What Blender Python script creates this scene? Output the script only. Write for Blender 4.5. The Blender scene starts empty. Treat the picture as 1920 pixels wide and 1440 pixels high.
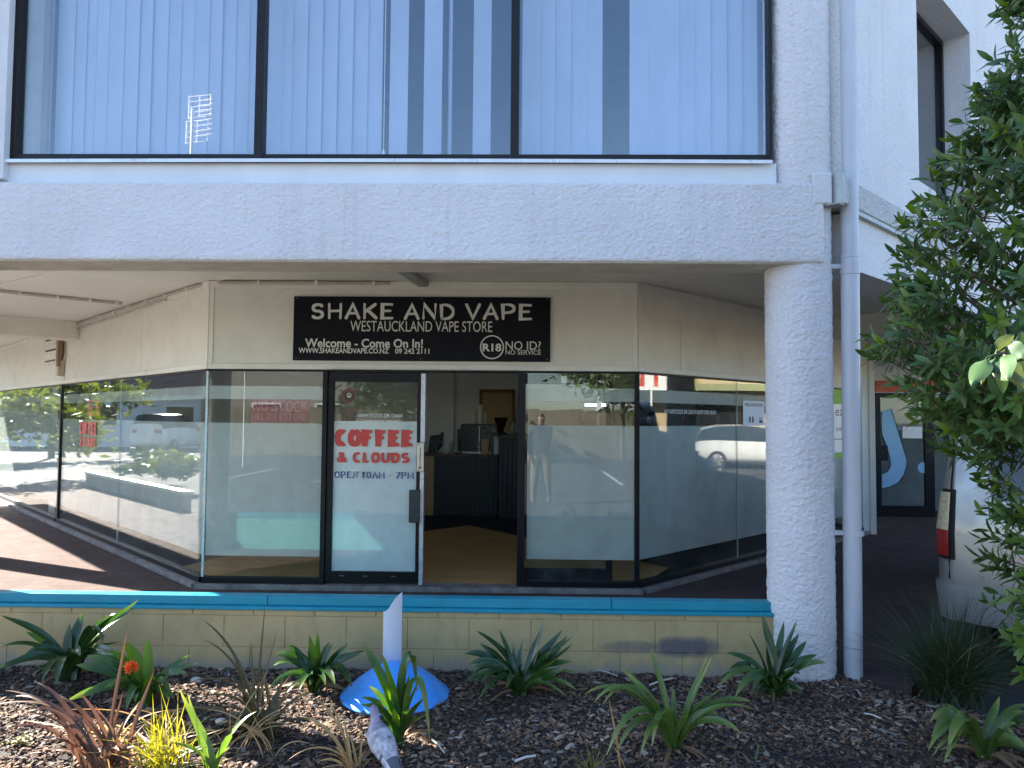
import bpy, bmesh, math, random
import numpy as np
from mathutils import Vector, Matrix, noise

random.seed(7)
rng = np.random.default_rng(7)
SC = bpy.context.scene
COL = SC.collection
R = math.radians

# ------------------------------------------------------------------ camera
F_PX, CX, CY = 1390.0, 960.0, 720.0
PITCH, YAW, ROLL = R(2.6), R(1.092), R(0.456)
CAM = Vector((0, 0, 1.58))
_fw = Vector((-math.sin(YAW) * math.cos(PITCH), math.cos(YAW) * math.cos(PITCH), math.sin(PITCH)))
_r = Vector((math.cos(YAW), math.sin(YAW), 0))
_u = _r.cross(_fw)
C_R = math.cos(ROLL) * _r + math.sin(ROLL) * _u
C_U = -math.sin(ROLL) * _r + math.cos(ROLL) * _u
C_F = _fw
cam = bpy.data.cameras.new('camera')
cam.sensor_width = 36
cam.lens = F_PX / 1920 * 36
cam.clip_start = 0.05
cam.clip_end = 2000
cam_o = bpy.data.objects.new('camera', cam)
m = Matrix((C_R, C_U, -C_F)).transposed().to_4x4()
m.translation = CAM
cam_o.matrix_world = m
COL.objects.link(cam_o)
SC.camera = cam_o

# ------------------------------------------------------------------ sky, sun, exposure
SUN_EL, SUN_AZ = R(27.7), R(-66)          # azimuth from +Y towards +X
world = bpy.data.worlds.new('World')
SC.world = world
world.use_nodes = True
_n = world.node_tree.nodes
_sky = _n.new('ShaderNodeTexSky')
_sky.sky_type = 'NISHITA'
_sky.sun_disc = False
_sky.sun_elevation = SUN_EL
_sky.sun_rotation = SUN_AZ % (2 * math.pi)
_sky.ozone_density = 4.0
_sky.dust_density = 0.6
world.node_tree.links.new(_sky.outputs[0], _n['Background'].inputs[0])
_n['Background'].inputs[1].default_value = 0.058
sun_dir = Vector((math.sin(SUN_AZ) * math.cos(SUN_EL), math.cos(SUN_AZ) * math.cos(SUN_EL), math.sin(SUN_EL)))
_sl = bpy.data.lights.new('sun', 'SUN')
_sl.energy = 5.0
_sl.angle = R(0.5)
_sl.color = (1.0, 0.93, 0.82)
sun_o = bpy.data.objects.new('sun', _sl)
sun_o.rotation_euler = (-sun_dir).to_track_quat('-Z', 'Y').to_euler()
COL.objects.link(sun_o)
SC.view_settings.view_transform = 'Standard'
SC.view_settings.look = 'None'
SC.view_settings.gamma = 1.0
SC.view_settings.exposure = 3.28
SC.render.engine = 'CYCLES'
SC.cycles.use_denoising = True
SC.cycles.max_bounces = 10
SC.cycles.diffuse_bounces = 5
SC.cycles.glossy_bounces = 5
SC.cycles.transmission_bounces = 6
SC.cycles.transparent_max_bounces = 24
SC.cycles.sample_clamp_indirect = 6.0
SC.cycles.blur_glossy = 0.5

# ------------------------------------------------------------------ pixel -> place helpers (pixels of the 1920 x 1440 photograph)
def ray(x, y):
    return (x - CX) / F_PX * C_R - (y - CY) / F_PX * C_U + C_F

def at(x, y, Y):                           # where the line of sight meets the plane at depth Y
    d = ray(x, y)
    return CAM + d * (Y / d.y)

def on_z(x, y, z):
    d = ray(x, y)
    return CAM + d * ((z - CAM.z) / d.z)

class Frame:                               # a wall: u along it, d outwards from it, z up
    def __init__(s, ox, oy, ux, uy, nx, ny):
        l = math.hypot(ux, uy); s.o = (ox, oy); s.u = (ux / l, uy / l)
        l = math.hypot(nx, ny); s.n = (nx / l, ny / l)
    def __call__(s, u, d, z):
        return Vector((s.o[0] + u * s.u[0] + d * s.n[0], s.o[1] + u * s.u[1] + d * s.n[1], z))
    def hit(s, x, y, d=0.0):               # (u, z) where a line of sight meets the wall
        D = ray(x, y); ox = s.o[0] + d * s.n[0]; oy = s.o[1] + d * s.n[1]
        t = (ox * s.n[0] + oy * s.n[1]) / (D.x * s.n[0] + D.y * s.n[1])
        p = CAM + D * t
        return (p.x - ox) * s.u[0] + (p.y - oy) * s.u[1], p.z

FR = Frame(0, 6.99, 1, 0, 0, -1)           # shop front, u = world X
LW = Frame(-3.03, 6.99, -1, 1, -1, -1)     # left wing of the shop front
RW = Frame(1.05, 6.99, 1, 1, 1, -1)        # right wing
UF = Frame(0, 4.70, 1, 0, 0, -1)           # outer face of the storey above
UL = Frame(-3.93, 4.70, -1, 1, -1, -1)
UR = Frame(1.95, 4.70, 1, 1, 1, -1)
ID = lambda a, b, c: Vector((a, b, c))

# ------------------------------------------------------------------ mesh builder
class MB:
    def __init__(s): s.v = []; s.f = []; s.mi = []; s.sm = []
    def add(s, vs, fs, mi=0, smooth=False):
        k = len(s.v); s.v += [tuple(p) for p in vs]
        for f in fs:
            s.f.append(tuple(i + k for i in f)); s.mi.append(mi); s.sm.append(smooth)
        return s
    def box(s, a, b, T=ID, mi=0):
        (x0, y0, z0), (x1, y1, z1) = a, b
        vs = [T(x0, y0, z0), T(x1, y0, z0), T(x1, y1, z0), T(x0, y1, z0), T(x0, y0, z1), T(x1, y0, z1), T(x1, y1, z1), T(x0, y1, z1)]
        return s.add(vs, [(0, 3, 2, 1), (4, 5, 6, 7), (0, 1, 5, 4), (1, 2, 6, 5), (2, 3, 7, 6), (3, 0, 4, 7)], mi)
    def prism(s, poly, z0, z1, T=ID, mi=0):
        n = len(poly)
        vs = [T(p[0], p[1], z0) for p in poly] + [T(p[0], p[1], z1) for p in poly]
        fs = [tuple(reversed(range(n))), tuple(range(n, 2 * n))] + [(i, (i + 1) % n, n + (i + 1) % n, n + i) for i in range(n)]
        return s.add(vs, fs, mi)
    def plate(s, poly, d0, d1, T, mi=0):   # polygon in (u, z) with depth d0..d1
        n = len(poly)
        vs = [T(p[0], d0, p[1]) for p in poly] + [T(p[0], d1, p[1]) for p in poly]
        fs = [tuple(reversed(range(n))), tuple(range(n, 2 * n))] + [(i, (i + 1) % n, n + (i + 1) % n, n + i) for i in range(n)]
        return s.add(vs, fs, mi)
    def tube(s, path, r, n=10, mi=0, cap=True, radii=None):
        P = [Vector(p) for p in path]; rings = []
        up = Vector((0, 0, 1))
        for i, p in enumerate(P):
            t = (P[min(i + 1, len(P) - 1)] - P[max(i - 1, 0)]).normalized()
            a = t.cross(up)
            if a.length < 1e-3: a = t.cross(Vector((1, 0, 0)))
            a.normalize(); b = t.cross(a); rr = radii[i] if radii else r
            rings.append([p + rr * (math.cos(2 * math.pi * k / n) * a + math.sin(2 * math.pi * k / n) * b) for k in range(n)])
        vs = [q for ring in rings for q in ring]
        fs = [(i * n + k, i * n + (k + 1) % n, (i + 1) * n + (k + 1) % n, (i + 1) * n + k) for i in range(len(P) - 1) for k in range(n)]
        s.add(vs, fs, mi, True)
        if cap:
            s.add(rings[0], [tuple(reversed(range(n)))], mi); s.add(rings[-1], [tuple(range(n))], mi)
        return s
    def lathe(s, prof, c=(0, 0, 0), n=24, mi=0, smooth=True):
        c = Vector(c); vs = []
        for (r, z) in prof:
            vs += [c + Vector((r * math.cos(2 * math.pi * k / n), r * math.sin(2 * math.pi * k / n), z)) for k in range(n)]
        fs = [(i * n + k, i * n + (k + 1) % n, (i + 1) * n + (k + 1) % n, (i + 1) * n + k) for i in range(len(prof) - 1) for k in range(n)]
        return s.add(vs, fs, mi, smooth)
    def grid(s, fn, nu, nv, mi=0, smooth=True):
        vs = [fn(i / nu, j / nv) for j in range(nv + 1) for i in range(nu + 1)]
        fs = [(j * (nu + 1) + i, j * (nu + 1) + i + 1, (j + 1) * (nu + 1) + i + 1, (j + 1) * (nu + 1) + i) for j in range(nv) for i in range(nu)]
        return s.add(vs, fs, mi, smooth)
    def build(s, name, mats, parent=None, recalc=True, bevel=0, local=False, **kw):
        off = Vector((0, 0, 0))
        if parent is not None and not local:
            off = world_loc(parent)
        me = bpy.data.meshes.new(name)
        me.from_pydata([(p[0] - off[0], p[1] - off[1], p[2] - off[2]) for p in s.v], [], s.f)
        for mt in (mats if isinstance(mats, (list, tuple)) else [mats]): me.materials.append(mt)
        me.polygons.foreach_set('material_index', s.mi)
        me.polygons.foreach_set('use_smooth', s.sm)
        if recalc:
            bm = bmesh.new(); bm.from_mesh(me); bmesh.ops.recalc_face_normals(bm, faces=bm.faces); bm.to_mesh(me); bm.free()
        me.update()
        return link(name, me, parent, bevel=bevel, **kw)

def world_loc(o):
    p = Vector(o.location)
    while o.parent is not None:
        o = o.parent; p += Vector(o.location)
    return p

def link(name, data, parent=None, label=None, cat=None, group=None, kind=None, bevel=0, loc=None):
    o = bpy.data.objects.new(name, data)
    COL.objects.link(o)
    o.parent = parent
    if loc is not None: o.location = loc
    if label: o['label'] = label
    if cat: o['category'] = cat
    if group: o['group'] = group
    if kind: o['kind'] = kind
    if bevel:
        b = o.modifiers.new('bevel', 'BEVEL'); b.width = bevel; b.segments = 2; b.limit_method = 'ANGLE'; b.angle_limit = R(40)
    return o

def thing(name, loc, label, cat, group=None):
    return link(name, None, None, label, cat, group, loc=loc)

def copy_thing(o, loc, rz=None, label=None, parent=None):
    c = o.copy(); COL.objects.link(c); c.parent = parent
    if loc is not None: c.location = loc
    if rz is not None: c.rotation_euler = (0, 0, rz)
    if label: c['label'] = label
    for ch in list(o.children): copy_thing(ch, None, None, None, c)
    return c

# ------------------------------------------------------------------ materials
MATS = {}
def _nt(name):
    mt = bpy.data.materials.new(name); mt.use_nodes = True
    nt = mt.node_tree; nt.nodes.clear()
    out = nt.nodes.new('ShaderNodeOutputMaterial')
    MATS[name] = mt
    return mt, nt, nt.nodes, nt.links, out

def _coord(nt, scale=(1, 1, 1), rand=True):
    tc = nt.nodes.new('ShaderNodeTexCoord'); mp = nt.nodes.new('ShaderNodeMapping')
    mp.inputs['Scale'].default_value = scale
    nt.links.new(tc.outputs['Object'], mp.inputs['Vector'])
    if rand:
        oi = nt.nodes.new('ShaderNodeObjectInfo'); mu = nt.nodes.new('ShaderNodeMath'); mu.operation = 'MULTIPLY'; mu.inputs[1].default_value = 37.0
        nt.links.new(oi.outputs['Random'], mu.inputs[0]); nt.links.new(mu.outputs[0], mp.inputs['Location'])
    return mp.outputs[0]

def _noise(nt, vec, scale, detail=4, rough=0.55):
    n = nt.nodes.new('ShaderNodeTexNoise'); n.inputs['Scale'].default_value = scale
    n.inputs['Detail'].default_value = detail; n.inputs['Roughness'].default_value = rough
    nt.links.new(vec, n.inputs['Vector']); return n.outputs['Fac']

def _ramp(nt, fac, stops):
    r = nt.nodes.new('ShaderNodeValToRGB'); e = r.color_ramp.elements
    while len(e) < len(stops): e.new(0.5)
    for k, (p, c) in enumerate(stops):
        e[k].position = p; e[k].color = (c[0], c[1], c[2], 1) if not isinstance(c, (int, float)) else (c, c, c, 1)
    nt.links.new(fac, r.inputs[0]); return r.outputs[0]

def _mix(nt, fac, a, b, mode='MIX'):
    x = nt.nodes.new('ShaderNodeMix'); x.data_type = 'RGBA'; x.blend_type = mode
    for s, v in ((0, fac), (6, a), (7, b)):
        if hasattr(v, 'links'): nt.links.new(v, x.inputs[s])
        elif s == 0: x.inputs[0].default_value = v
        else: x.inputs[s].default_value = (v[0], v[1], v[2], 1)
    return x.outputs[2]

def M(name, col, rough=0.6, var=0.12, vs=6.0, stretch=(1, 1, 1), bump=0.0, bs=60.0, bd=0.004, metal=0.0, spec=0.5, dirt=None, dirt_amt=(0.55, 0.75), dirt_scale=3.0, dirt_stretch=(1, 1, 1), coat=0.0, rvar=0.1):
    if name in MATS: return MATS[name]
    mt, nt, N, L, out = _nt(name)
    b = N.new('ShaderNodeBsdfPrincipled')
    v = _coord(nt, stretch)
    f = _noise(nt, v, vs, 5)
    c = _ramp(nt, f, [(0.3, [x * (1 - var) for x in col]), (0.7, [min(1, x * (1 + var)) for x in col])])
    if dirt:
        dv = _coord(nt, dirt_stretch)
        df = _ramp(nt, _noise(nt, dv, dirt_scale, 7, 0.65), [(dirt_amt[0], 0.0), (dirt_amt[1], 1.0)])
        c = _mix(nt, df, c, dirt)
    L.new(c, b.inputs['Base Color'])
    rr = _ramp(nt, _noise(nt, v, vs * 3, 3), [(0.3, max(0, rough - rvar)), (0.7, min(1, rough + rvar))])
    L.new(rr, b.inputs['Roughness'])
    b.inputs['Metallic'].default_value = metal
    b.inputs['Specular IOR Level'].default_value = spec
    b.inputs['Coat Weight'].default_value = coat
    if bump:
        bn = N.new('ShaderNodeBump'); bn.inputs['Strength'].default_value = bump; bn.inputs['Distance'].default_value = bd
        L.new(_noise(nt, v, bs, 6, 0.6), bn.inputs['Height']); L.new(bn.outputs[0], b.inputs['Normal'])
    L.new(b.outputs[0], out.inputs[0])
    return mt

def M_stucco(name, col, bump=0.9, scale=60, stain=(0.42, 0.40, 0.34), stain_amt=(0.62, 0.82), stain_z=None, pit=(0.22, 0.38), pitd=0.72):
    mt, nt, N, L, out = _nt(name)
    b = N.new('ShaderNodeBsdfPrincipled')
    v = _coord(nt, rand=False); v2 = _coord(nt, (1, 1, 1.7), rand=False)
    c = _ramp(nt, _noise(nt, v, 2.2, 5), [(0.3, [x * 0.94 for x in col]), (0.7, [min(1, x * 1.03) for x in col])])
    st = _ramp(nt, _noise(nt, _coord(nt, (5, 5, 0.5), rand=False), 1.6, 8, 0.7), [(stain_amt[0], 0.0), (stain_amt[1], 0.55)])
    c = _mix(nt, st, c, stain)
    rn = _ramp(nt, _noise(nt, _coord(nt, (11, 11, 0.35), rand=False), 1.0, 6, 0.7), [(0.54, 0.0), (0.74, 0.40)])
    c = _mix(nt, rn, c, [x * 0.62 for x in col])
    bl = _ramp(nt, _noise(nt, v, 0.9, 3), [(0.48, 0.0), (0.62, 0.22)])
    c = _mix(nt, bl, c, (0.60, 0.585, 0.56))
    pits = _ramp(nt, _noise(nt, v2, scale * 1.3, 3), [(pit[0], 1.0), (pit[1], 0.0)])
    c = _mix(nt, pits, c, [x * pitd for x in col])
    L.new(c, b.inputs['Base Color']); b.inputs['Roughness'].default_value = 0.75; b.inputs['Specular IOR Level'].default_value = 0.25
    bn = N.new('ShaderNodeBump'); bn.inputs['Strength'].default_value = bump; bn.inputs['Distance'].default_value = 0.010
    L.new(_noise(nt, v2, scale, 4, 0.55), bn.inputs['Height'])
    L.new(bn.outputs[0], b.inputs['Normal']); L.new(b.outputs[0], out.inputs[0])
    return mt

def M_glass(name, tint=(0.93, 0.96, 0.95), refl=0.036, dirt=0.06):
    mt, nt, N, L, out = _nt(name)
    tr = N.new('ShaderNodeBsdfTransparent'); tr.inputs[0].default_value = (*tint, 1)
    gl = N.new('ShaderNodeBsdfGlossy'); gl.inputs['Roughness'].default_value = 0.004; gl.inputs[0].default_value = (1, 1, 1, 1)
    lw = N.new('ShaderNodeLayerWeight'); lw.inputs[0].default_value = 0.5
    p = N.new('ShaderNodeMath'); p.operation = 'POWER'; p.inputs[1].default_value = 5.0; L.new(lw.outputs['Facing'], p.inputs[0])
    ma = N.new('ShaderNodeMath'); ma.operation = 'MULTIPLY_ADD'; ma.inputs[1].default_value = 0.9; ma.inputs[2].default_value = refl; L.new(p.outputs[0], ma.inputs[0])
    mx = N.new('ShaderNodeMixShader'); L.new(ma.outputs[0], mx.inputs[0]); L.new(tr.outputs[0], mx.inputs[1]); L.new(gl.outputs[0], mx.inputs[2])
    df = N.new('ShaderNodeBsdfDiffuse'); df.inputs[0].default_value = (0.6, 0.6, 0.58, 1)
    dm = _ramp(nt, _noise(nt, _coord(nt), 5.0, 8, 0.7), [(0.45, 0.0), (0.8, dirt)])
    m2 = N.new('ShaderNodeMixShader'); L.new(dm, m2.inputs[0]); L.new(mx.outputs[0], m2.inputs[1]); L.new(df.outputs[0], m2.inputs[2])
    L.new(m2.outputs[0], out.inputs[0]); return mt

def M_film(name, col, trans=0.5):
    mt, nt, N, L, out = _nt(name)
    d = N.new('ShaderNodeBsdfDiffuse'); t = N.new('ShaderNodeBsdfTranslucent')
    c = _ramp(nt, _noise(nt, _coord(nt, (1, 1, 0.5)), 2.6, 7, 0.65), [(0.28, [x * 0.88 for x in col]), (0.72, [min(1, x * 1.06) for x in col])])
    L.new(c, d.inputs[0]); L.new(c, t.inputs[0])
    mx = N.new('ShaderNodeMixShader'); mx.inputs[0].default_value = trans; L.new(d.outputs[0], mx.inputs[1]); L.new(t.outputs[0], mx.inputs[2])
    L.new(mx.outputs[0], out.inputs[0]); return mt

def M_leaf(name, c1, c2, trans=0.35, rough=0.35, tipcol=None, spec=0.5):
    """leaf: colour differs from leaf to leaf and slowly along each, light passes through"""
    mt, nt, N, L, out = _nt(name)
    b = N.new('ShaderNodeBsdfPrincipled'); t = N.new('ShaderNodeBsdfTranslucent')
    oi = N.new('ShaderNodeObjectInfo'); geo = N.new('ShaderNodeNewGeometry')
    ad = N.new('ShaderNodeMath'); ad.operation = 'ADD'; L.new(oi.outputs['Random'], ad.inputs[0]); L.new(geo.outputs['Random Per Island'], ad.inputs[1])
    fr = N.new('ShaderNodeMath'); fr.operation = 'FRACT'; L.new(ad.outputs[0], fr.inputs[0])
    c = _mix(nt, fr.outputs[0], c1, c2)
    nz = _ramp(nt, _noise(nt, _coord(nt), 9.0, 5), [(0.35, 0.0), (0.75, 0.5)])
    c = _mix(nt, nz, c, [x * 0.7 for x in c1])
    if tipcol:
        at_ = N.new('ShaderNodeAttribute'); at_.attribute_name = 'along'
        tp = _ramp(nt, at_.outputs['Fac'], [(0.72, 0.0), (1.0, 0.8)])
        c = _mix(nt, tp, c, tipcol)
    L.new(c, b.inputs['Base Color']); b.inputs['Roughness'].default_value = rough; b.inputs['Specular IOR Level'].default_value = spec
    hs = N.new('ShaderNodeHueSaturation'); hs.inputs['Hue'].default_value = 0.485; hs.inputs['Saturation'].default_value = 1.15; hs.inputs['Value'].default_value = 1.7
    L.new(c, hs.inputs['Color']); L.new(hs.outputs[0], t.inputs[0])
    mx = N.new('ShaderNodeMixShader'); mx.inputs[0].default_value = trans; L.new(b.outputs[0], mx.inputs[1]); L.new(t.outputs[0], mx.inputs[2])
    L.new(mx.outputs[0], out.inputs[0]); return mt

def M_attr(name, rough=0.85, bump=0.3):
    mt, nt, N, L, out = _nt(name)
    b = N.new('ShaderNodeBsdfPrincipled'); a = N.new('ShaderNodeAttribute'); a.attribute_name = 'tone'
    c = _mix(nt, _ramp(nt, _noise(nt, _coord(nt), 120, 3), [(0.3, 0.0), (0.7, 0.5)]), a.outputs['Color'], (0.03, 0.02, 0.016))
    L.new(c, b.inputs['Base Color']); b.inputs['Roughness'].default_value = rough; b.inputs['Specular IOR Level'].default_value = 0.25
    L.new(b.outputs[0], out.inputs[0]); return mt

def M_emit(name, col, s):
    mt, nt, N, L, out = _nt(name)
    e = N.new('ShaderNodeEmission'); e.inputs[0].default_value = (*col, 1); e.inputs[1].default_value = s
    L.new(e.outputs[0], out.inputs[0]); return mt

STUCCO = M_stucco('white_stucco', (0.63, 0.62, 0.645))
STUCCO_W = M_stucco('wing_stucco', (0.66, 0.655, 0.67), 0.9, 52, pit=(0.30, 0.44), pitd=0.62)
BANDST = M_stucco('weathered_band_stucco', (0.50, 0.505, 0.51), 0.9, 60, pit=(0.36, 0.5), pitd=0.5)
SMOOTH_W = M('smooth_white_paint', (0.64, 0.65, 0.68), 0.55, 0.06, 3, bump=0.12, bs=30, dirt=(0.45, 0.44, 0.42), dirt_amt=(0.6, 0.95))
CREAM = M('cream_render', (0.66, 0.625, 0.55), 0.7, 0.05, 3.5, bump=0.35, bs=45, dirt=(0.50, 0.46, 0.39), dirt_amt=(0.55, 0.9), dirt_scale=1.8, dirt_stretch=(1, 1, 1.3))
CREAM_T = M('cream_trim', (0.68, 0.645, 0.57), 0.6, 0.06, 5, bump=0.1, bs=30, dirt=(0.4, 0.36, 0.3), dirt_amt=(0.6, 0.9))
CEIL = M('soffit_paint', (0.68, 0.65, 0.59), 0.6, 0.04, 2, bump=0.08, bs=15)
BEAM_IN = M('beam_soffit', (0.55, 0.51, 0.43), 0.8, 0.10, 9, bump=0.6, bs=55, bd=0.006, dirt=(0.38, 0.34, 0.27), dirt_amt=(0.5, 0.8))
BLACK = M('black_aluminium', (0.006, 0.006, 0.008), 0.45, 0.2, 20, spec=0.22, dirt=(0.03, 0.028, 0.025), dirt_amt=(0.62, 0.9), dirt_scale=12)
BRONZE = M('dark_bronze_frame', (0.010, 0.009, 0.010), 0.4, 0.2, 15, spec=0.25, dirt=(0.04, 0.034, 0.03), dirt_amt=(0.65, 0.9), dirt_scale=9)
METAL = M('pale_metal_flashing', (0.62, 0.64, 0.67), 0.35, 0.08, 10, metal=0.3, dirt=(0.35, 0.34, 0.32), dirt_amt=(0.6, 0.9))
GREYM = M('grey_flashing', (0.30, 0.32, 0.32), 0.45, 0.1, 12, metal=0.2)
GALV = M('worn_aluminium_edge', (0.55, 0.55, 0.56), 0.4, 0.15, 18, metal=0.4, dirt=(0.25, 0.24, 0.23), dirt_amt=(0.55, 0.8), dirt_scale=14)
PVC = M('white_plastic_pipe', (0.47, 0.48, 0.52), 0.4, 0.05, 4, bump=0.05, bs=20, dirt=(0.40, 0.39, 0.38), dirt_amt=(0.60, 0.95), dirt_scale=5, dirt_stretch=(3, 3, 0.6))
GLASS = M_glass('shop_glass')
GLASS_U = M_glass('upper_glass', (0.93, 0.95, 0.97), 0.10, 0.02)
FILM = M_film('frosted_film', (0.80, 0.81, 0.79), 0.55)
FILM_W = M_film('white_printed_film', (0.86, 0.87, 0.89), 0.25)
CONC = M('concrete_kerb', (0.20, 0.18, 0.17), 0.85, 0.2, 9, bump=0.5, bs=70, dirt=(0.09, 0.075, 0.07), dirt_amt=(0.45, 0.7), dirt_scale=6)
PATH = M('red_brown_asphalt', (0.076, 0.053, 0.047), 0.95, 0.14, 3.5, spec=0.12, bump=0.6, bs=220, bd=0.003, dirt=(0.105, 0.078, 0.068), dirt_amt=(0.52, 0.8), dirt_scale=7)
ASPH = M('grey_asphalt', (0.065, 0.064, 0.062), 0.95, 0.15, 0.8, spec=0.15, bump=0.5, bs=150, dirt=(0.09, 0.086, 0.082), dirt_amt=(0.5, 0.75), dirt_scale=0.7)
SOIL = M('dark_soil', (0.035, 0.025, 0.02), 0.95, 0.4, 14, bump=1.0, bs=45, bd=0.02)
BLOCKM = M('cream_painted_block', (0.34, 0.29, 0.17), 0.7, 0.10, 7, bump=0.35, bs=90, dirt=(0.22, 0.18, 0.11), dirt_amt=(0.55, 0.85), dirt_scale=4)
BLUE = M('turquoise_blue_paint', (0.004, 0.22, 0.30), 0.42, 0.10, 6, dirt=(0.02, 0.25, 0.33), dirt_amt=(0.55, 0.8), dirt_scale=10, bump=0.15, bs=50)
TEAL = M('pale_teal_paint', (0.10, 0.40, 0.37), 0.6, 0.1, 5, bump=0.3, bs=80)
WHITE_P = M('white_print', (0.80, 0.80, 0.78), 0.5, 0.04, 6)
RED_P = M('red_print', (0.55, 0.045, 0.03), 0.5, 0.05, 6)
NAVY_P = M('navy_print', (0.03, 0.07, 0.20), 0.5, 0.05, 6)
# ------------------------------------------------------------------ ground
g = MB(); g.box((-400, -400, -0.4), (400, 400, -0.10))
g.build('car_park_ground', ASPH, kind='structure', label='grey asphalt of the car park around the building')
g = MB(); g.prism([(-3.75, 4.95), (1.78, 4.95), (2.35, 4.62), (13.2, 15.4), (-14.3, 15.4)], -0.09, -0.03)
g.build('footpath', PATH, kind='structure', label='dark red-brown footpath under the overhang')

def bed_xmax(y): return min(6.85 - y, 4.3)
def bed_z(x, y):
    return -0.065 + 0.022 * noise.noise((x * 1.3, y * 1.3, 2.0)) + 0.010 * noise.noise((x * 5, y * 5, 9.0)) - 0.05 * max(0, 3.9 - y) * 0.5
g = MB()
def _bed(u, v):
    y = 2.2 + (4.90 - 2.2) * v; x = -7.5 + (bed_xmax(y) + 7.5) * u
    return (x, y, bed_z(x, y))
g.grid(_bed, 150, 40)
g.build('garden_soil', SOIL, kind='structure', label='dark soil of the garden bed below the low wall')
g = MB(); g.box((-7.6, 2.05, -0.3), (4.7, 2.2, 0.02)); g.build('kerb', CONC, kind='structure', bevel=0.015, label='concrete kerb at the front of the garden bed')

# ------------------------------------------------------------------ the building
BLD = thing('commercial_building', (-0.99, 9.0, 0), 'white stucco two-storey building with chamfered shopfront, round columns and deep overhang', 'building')
def part(mb, name, mat, parent=BLD, bevel=0, **kw): return mb.build(name, mat, parent, bevel=bevel, **kw)

def stucco_h(p, amp=0.0062):
    q = (p[0] * 40, p[1] * 40, p[2] * 58)
    a = noise.noise(q); b = noise.noise((q[0] * 0.35, q[1] * 0.35, q[2] * 0.35 + 5))
    return amp * (a * 0.9 + 0.35 * noise.noise((q[0] * 2.1, q[1] * 2.1, q[2] * 2.1)) + 0.5 * b)

# front beam: rough face, worn upper arris, soffit
g = MB()
X0, X1 = -3.93, 1.885
def _beam(u, v):
    x = X0 + (X1 - X0) * u
    s = v * 0.60                                     # round the lower arris, up the face, over the top
    if s < 0.04: y, z = 4.70 + 0.02 * (1 - s / 0.04) ** 2, 2.58 + 0.03 * s / 0.04 * (s / 0.04)
    elif s < 0.52: y, z = 4.70, 2.61 + (s - 0.04) / 0.48 * 0.475
    else: t = (s - 0.52) / 0.08; y, z = 4.70 + 0.11 * t, 3.085 + 0.018 * math.sin(t * 1.57)
    h = stucco_h((x, 0, z)) * (1 if s < 0.53 else 0.4)
    return (x, y - h, z + (0.004 * noise.noise((x * 9, 3, 1)) if s > 0.5 else 0))
g.grid(_beam, 860, 84)
part(g, 'front_beam', STUCCO)
g = MB(); g.box((-3.93, 4.722, 2.575), (1.87, 5.05, 3.09)); part(g, 'beam_core', BEAM_IN)

# columns
def column(cx, cy, fine, top):
    g = MB()
    if fine:
        r = 0.208
        def _c(u, v):
            a = 2 * math.pi * u; z = -0.12 + (top + 0.12) * v
            h = stucco_h((cx + r * math.cos(a), cy + r * math.sin(a), z), 0.0072)
            return (cx + (r + h) * math.cos(a), cy + (r + h) * math.sin(a), z)
        g.grid(_c, 210, int(top * 130))
    else:
        g.lathe([(0.208, -0.12), (0.208, top)], (cx, cy, 0), 40)
    return part(g, 'column', STUCCO)
column(1.80, 4.925, True, 5.2)
column(-3.86, 4.925, False, 5.2)
column(-7.78, 8.92, False, 2.9)
column(5.13, 8.25, False, 2.9)

# wing beams and the walls of the storey above
def wing_upper(fr, win):
    g = MB(); g.box((0.24, -0.36, 2.58), (14.0, -0.003, 2.953), fr); part(g, 'wing_beam', [STUCCO_W])
    g = MB(); g.box((0.16, -0.03, 2.94), (14.0, 0.035, 2.97), fr); part(g, 'drip_flashing', GREYM)
    g = MB(); g.box((0.045, -0.2, 2.97), (14.0, 0.045, 3.14), fr); part(g, 'sill_band', BANDST, bevel=0.008)
    ws = []
    if win:
        u0, u1, z0, z1 = win
        ws = [((0.14, 3.14), (u0, 6.3)), ((u1, 3.14), (14, 6.3)), ((u0, 3.14), (u1, z0)), ((u0, z1), (u1, 6.3))]
    else: ws = [((0.14, 3.14), (14, 6.3))]
    g = MB()
    for (a, b), (c, d) in ws: g.box((a, -0.28, b), (c, 0.03, d), fr)
    part(g, 'upper_wall', STUCCO_W)
wu0, _ = UR.hit(1722, 250, 0.03); wu1, wz1 = UR.hit(1818, 62, 0.03)
wing_upper(UR, (wu0, wu1, 3.45, wz1))
wing_upper(UL, None)
# window of the right wing
w = link('wing_window', None, BLD, label='tall dark-framed window in the angled upper wall')
g = MB(); fw = 0.05
for a, b in (((wu0, 3.45), (wu0 + fw, wz1)), ((wu1 - fw, 3.45), (wu1, wz1)), ((wu0 + fw, 3.45), (wu1 - fw, 3.45 + fw)), ((wu0 + fw, wz1 - fw), (wu1 - fw, wz1))):
    g.box((a[0], -0.26, a[1]), (b[0], -0.19, b[1]), UR)
g.build('frame', BRONZE, w)
g = MB(); g.box((wu0 + fw, -0.23, 3.45 + fw), (wu1 - fw, -0.222, wz1 - fw), UR); g.build('pane', GLASS_U, w)
# end block where the angled wall meets the round column
g = MB(); g.box((1.82, 4.692, 2.955), (1.94, 4.90, 3.16)); part(g, 'corner_block', STUCCO, bevel=0.012)
g = MB(); g.box((0.012, -0.12, 2.955), (0.043, 0.052, 3.155), UR); g.box((-0.03, -0.12, 2.945), (0.05, 0.045, 2.954), UR); part(g, 'end_flashing', GREYM, bevel=0.003)

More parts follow.
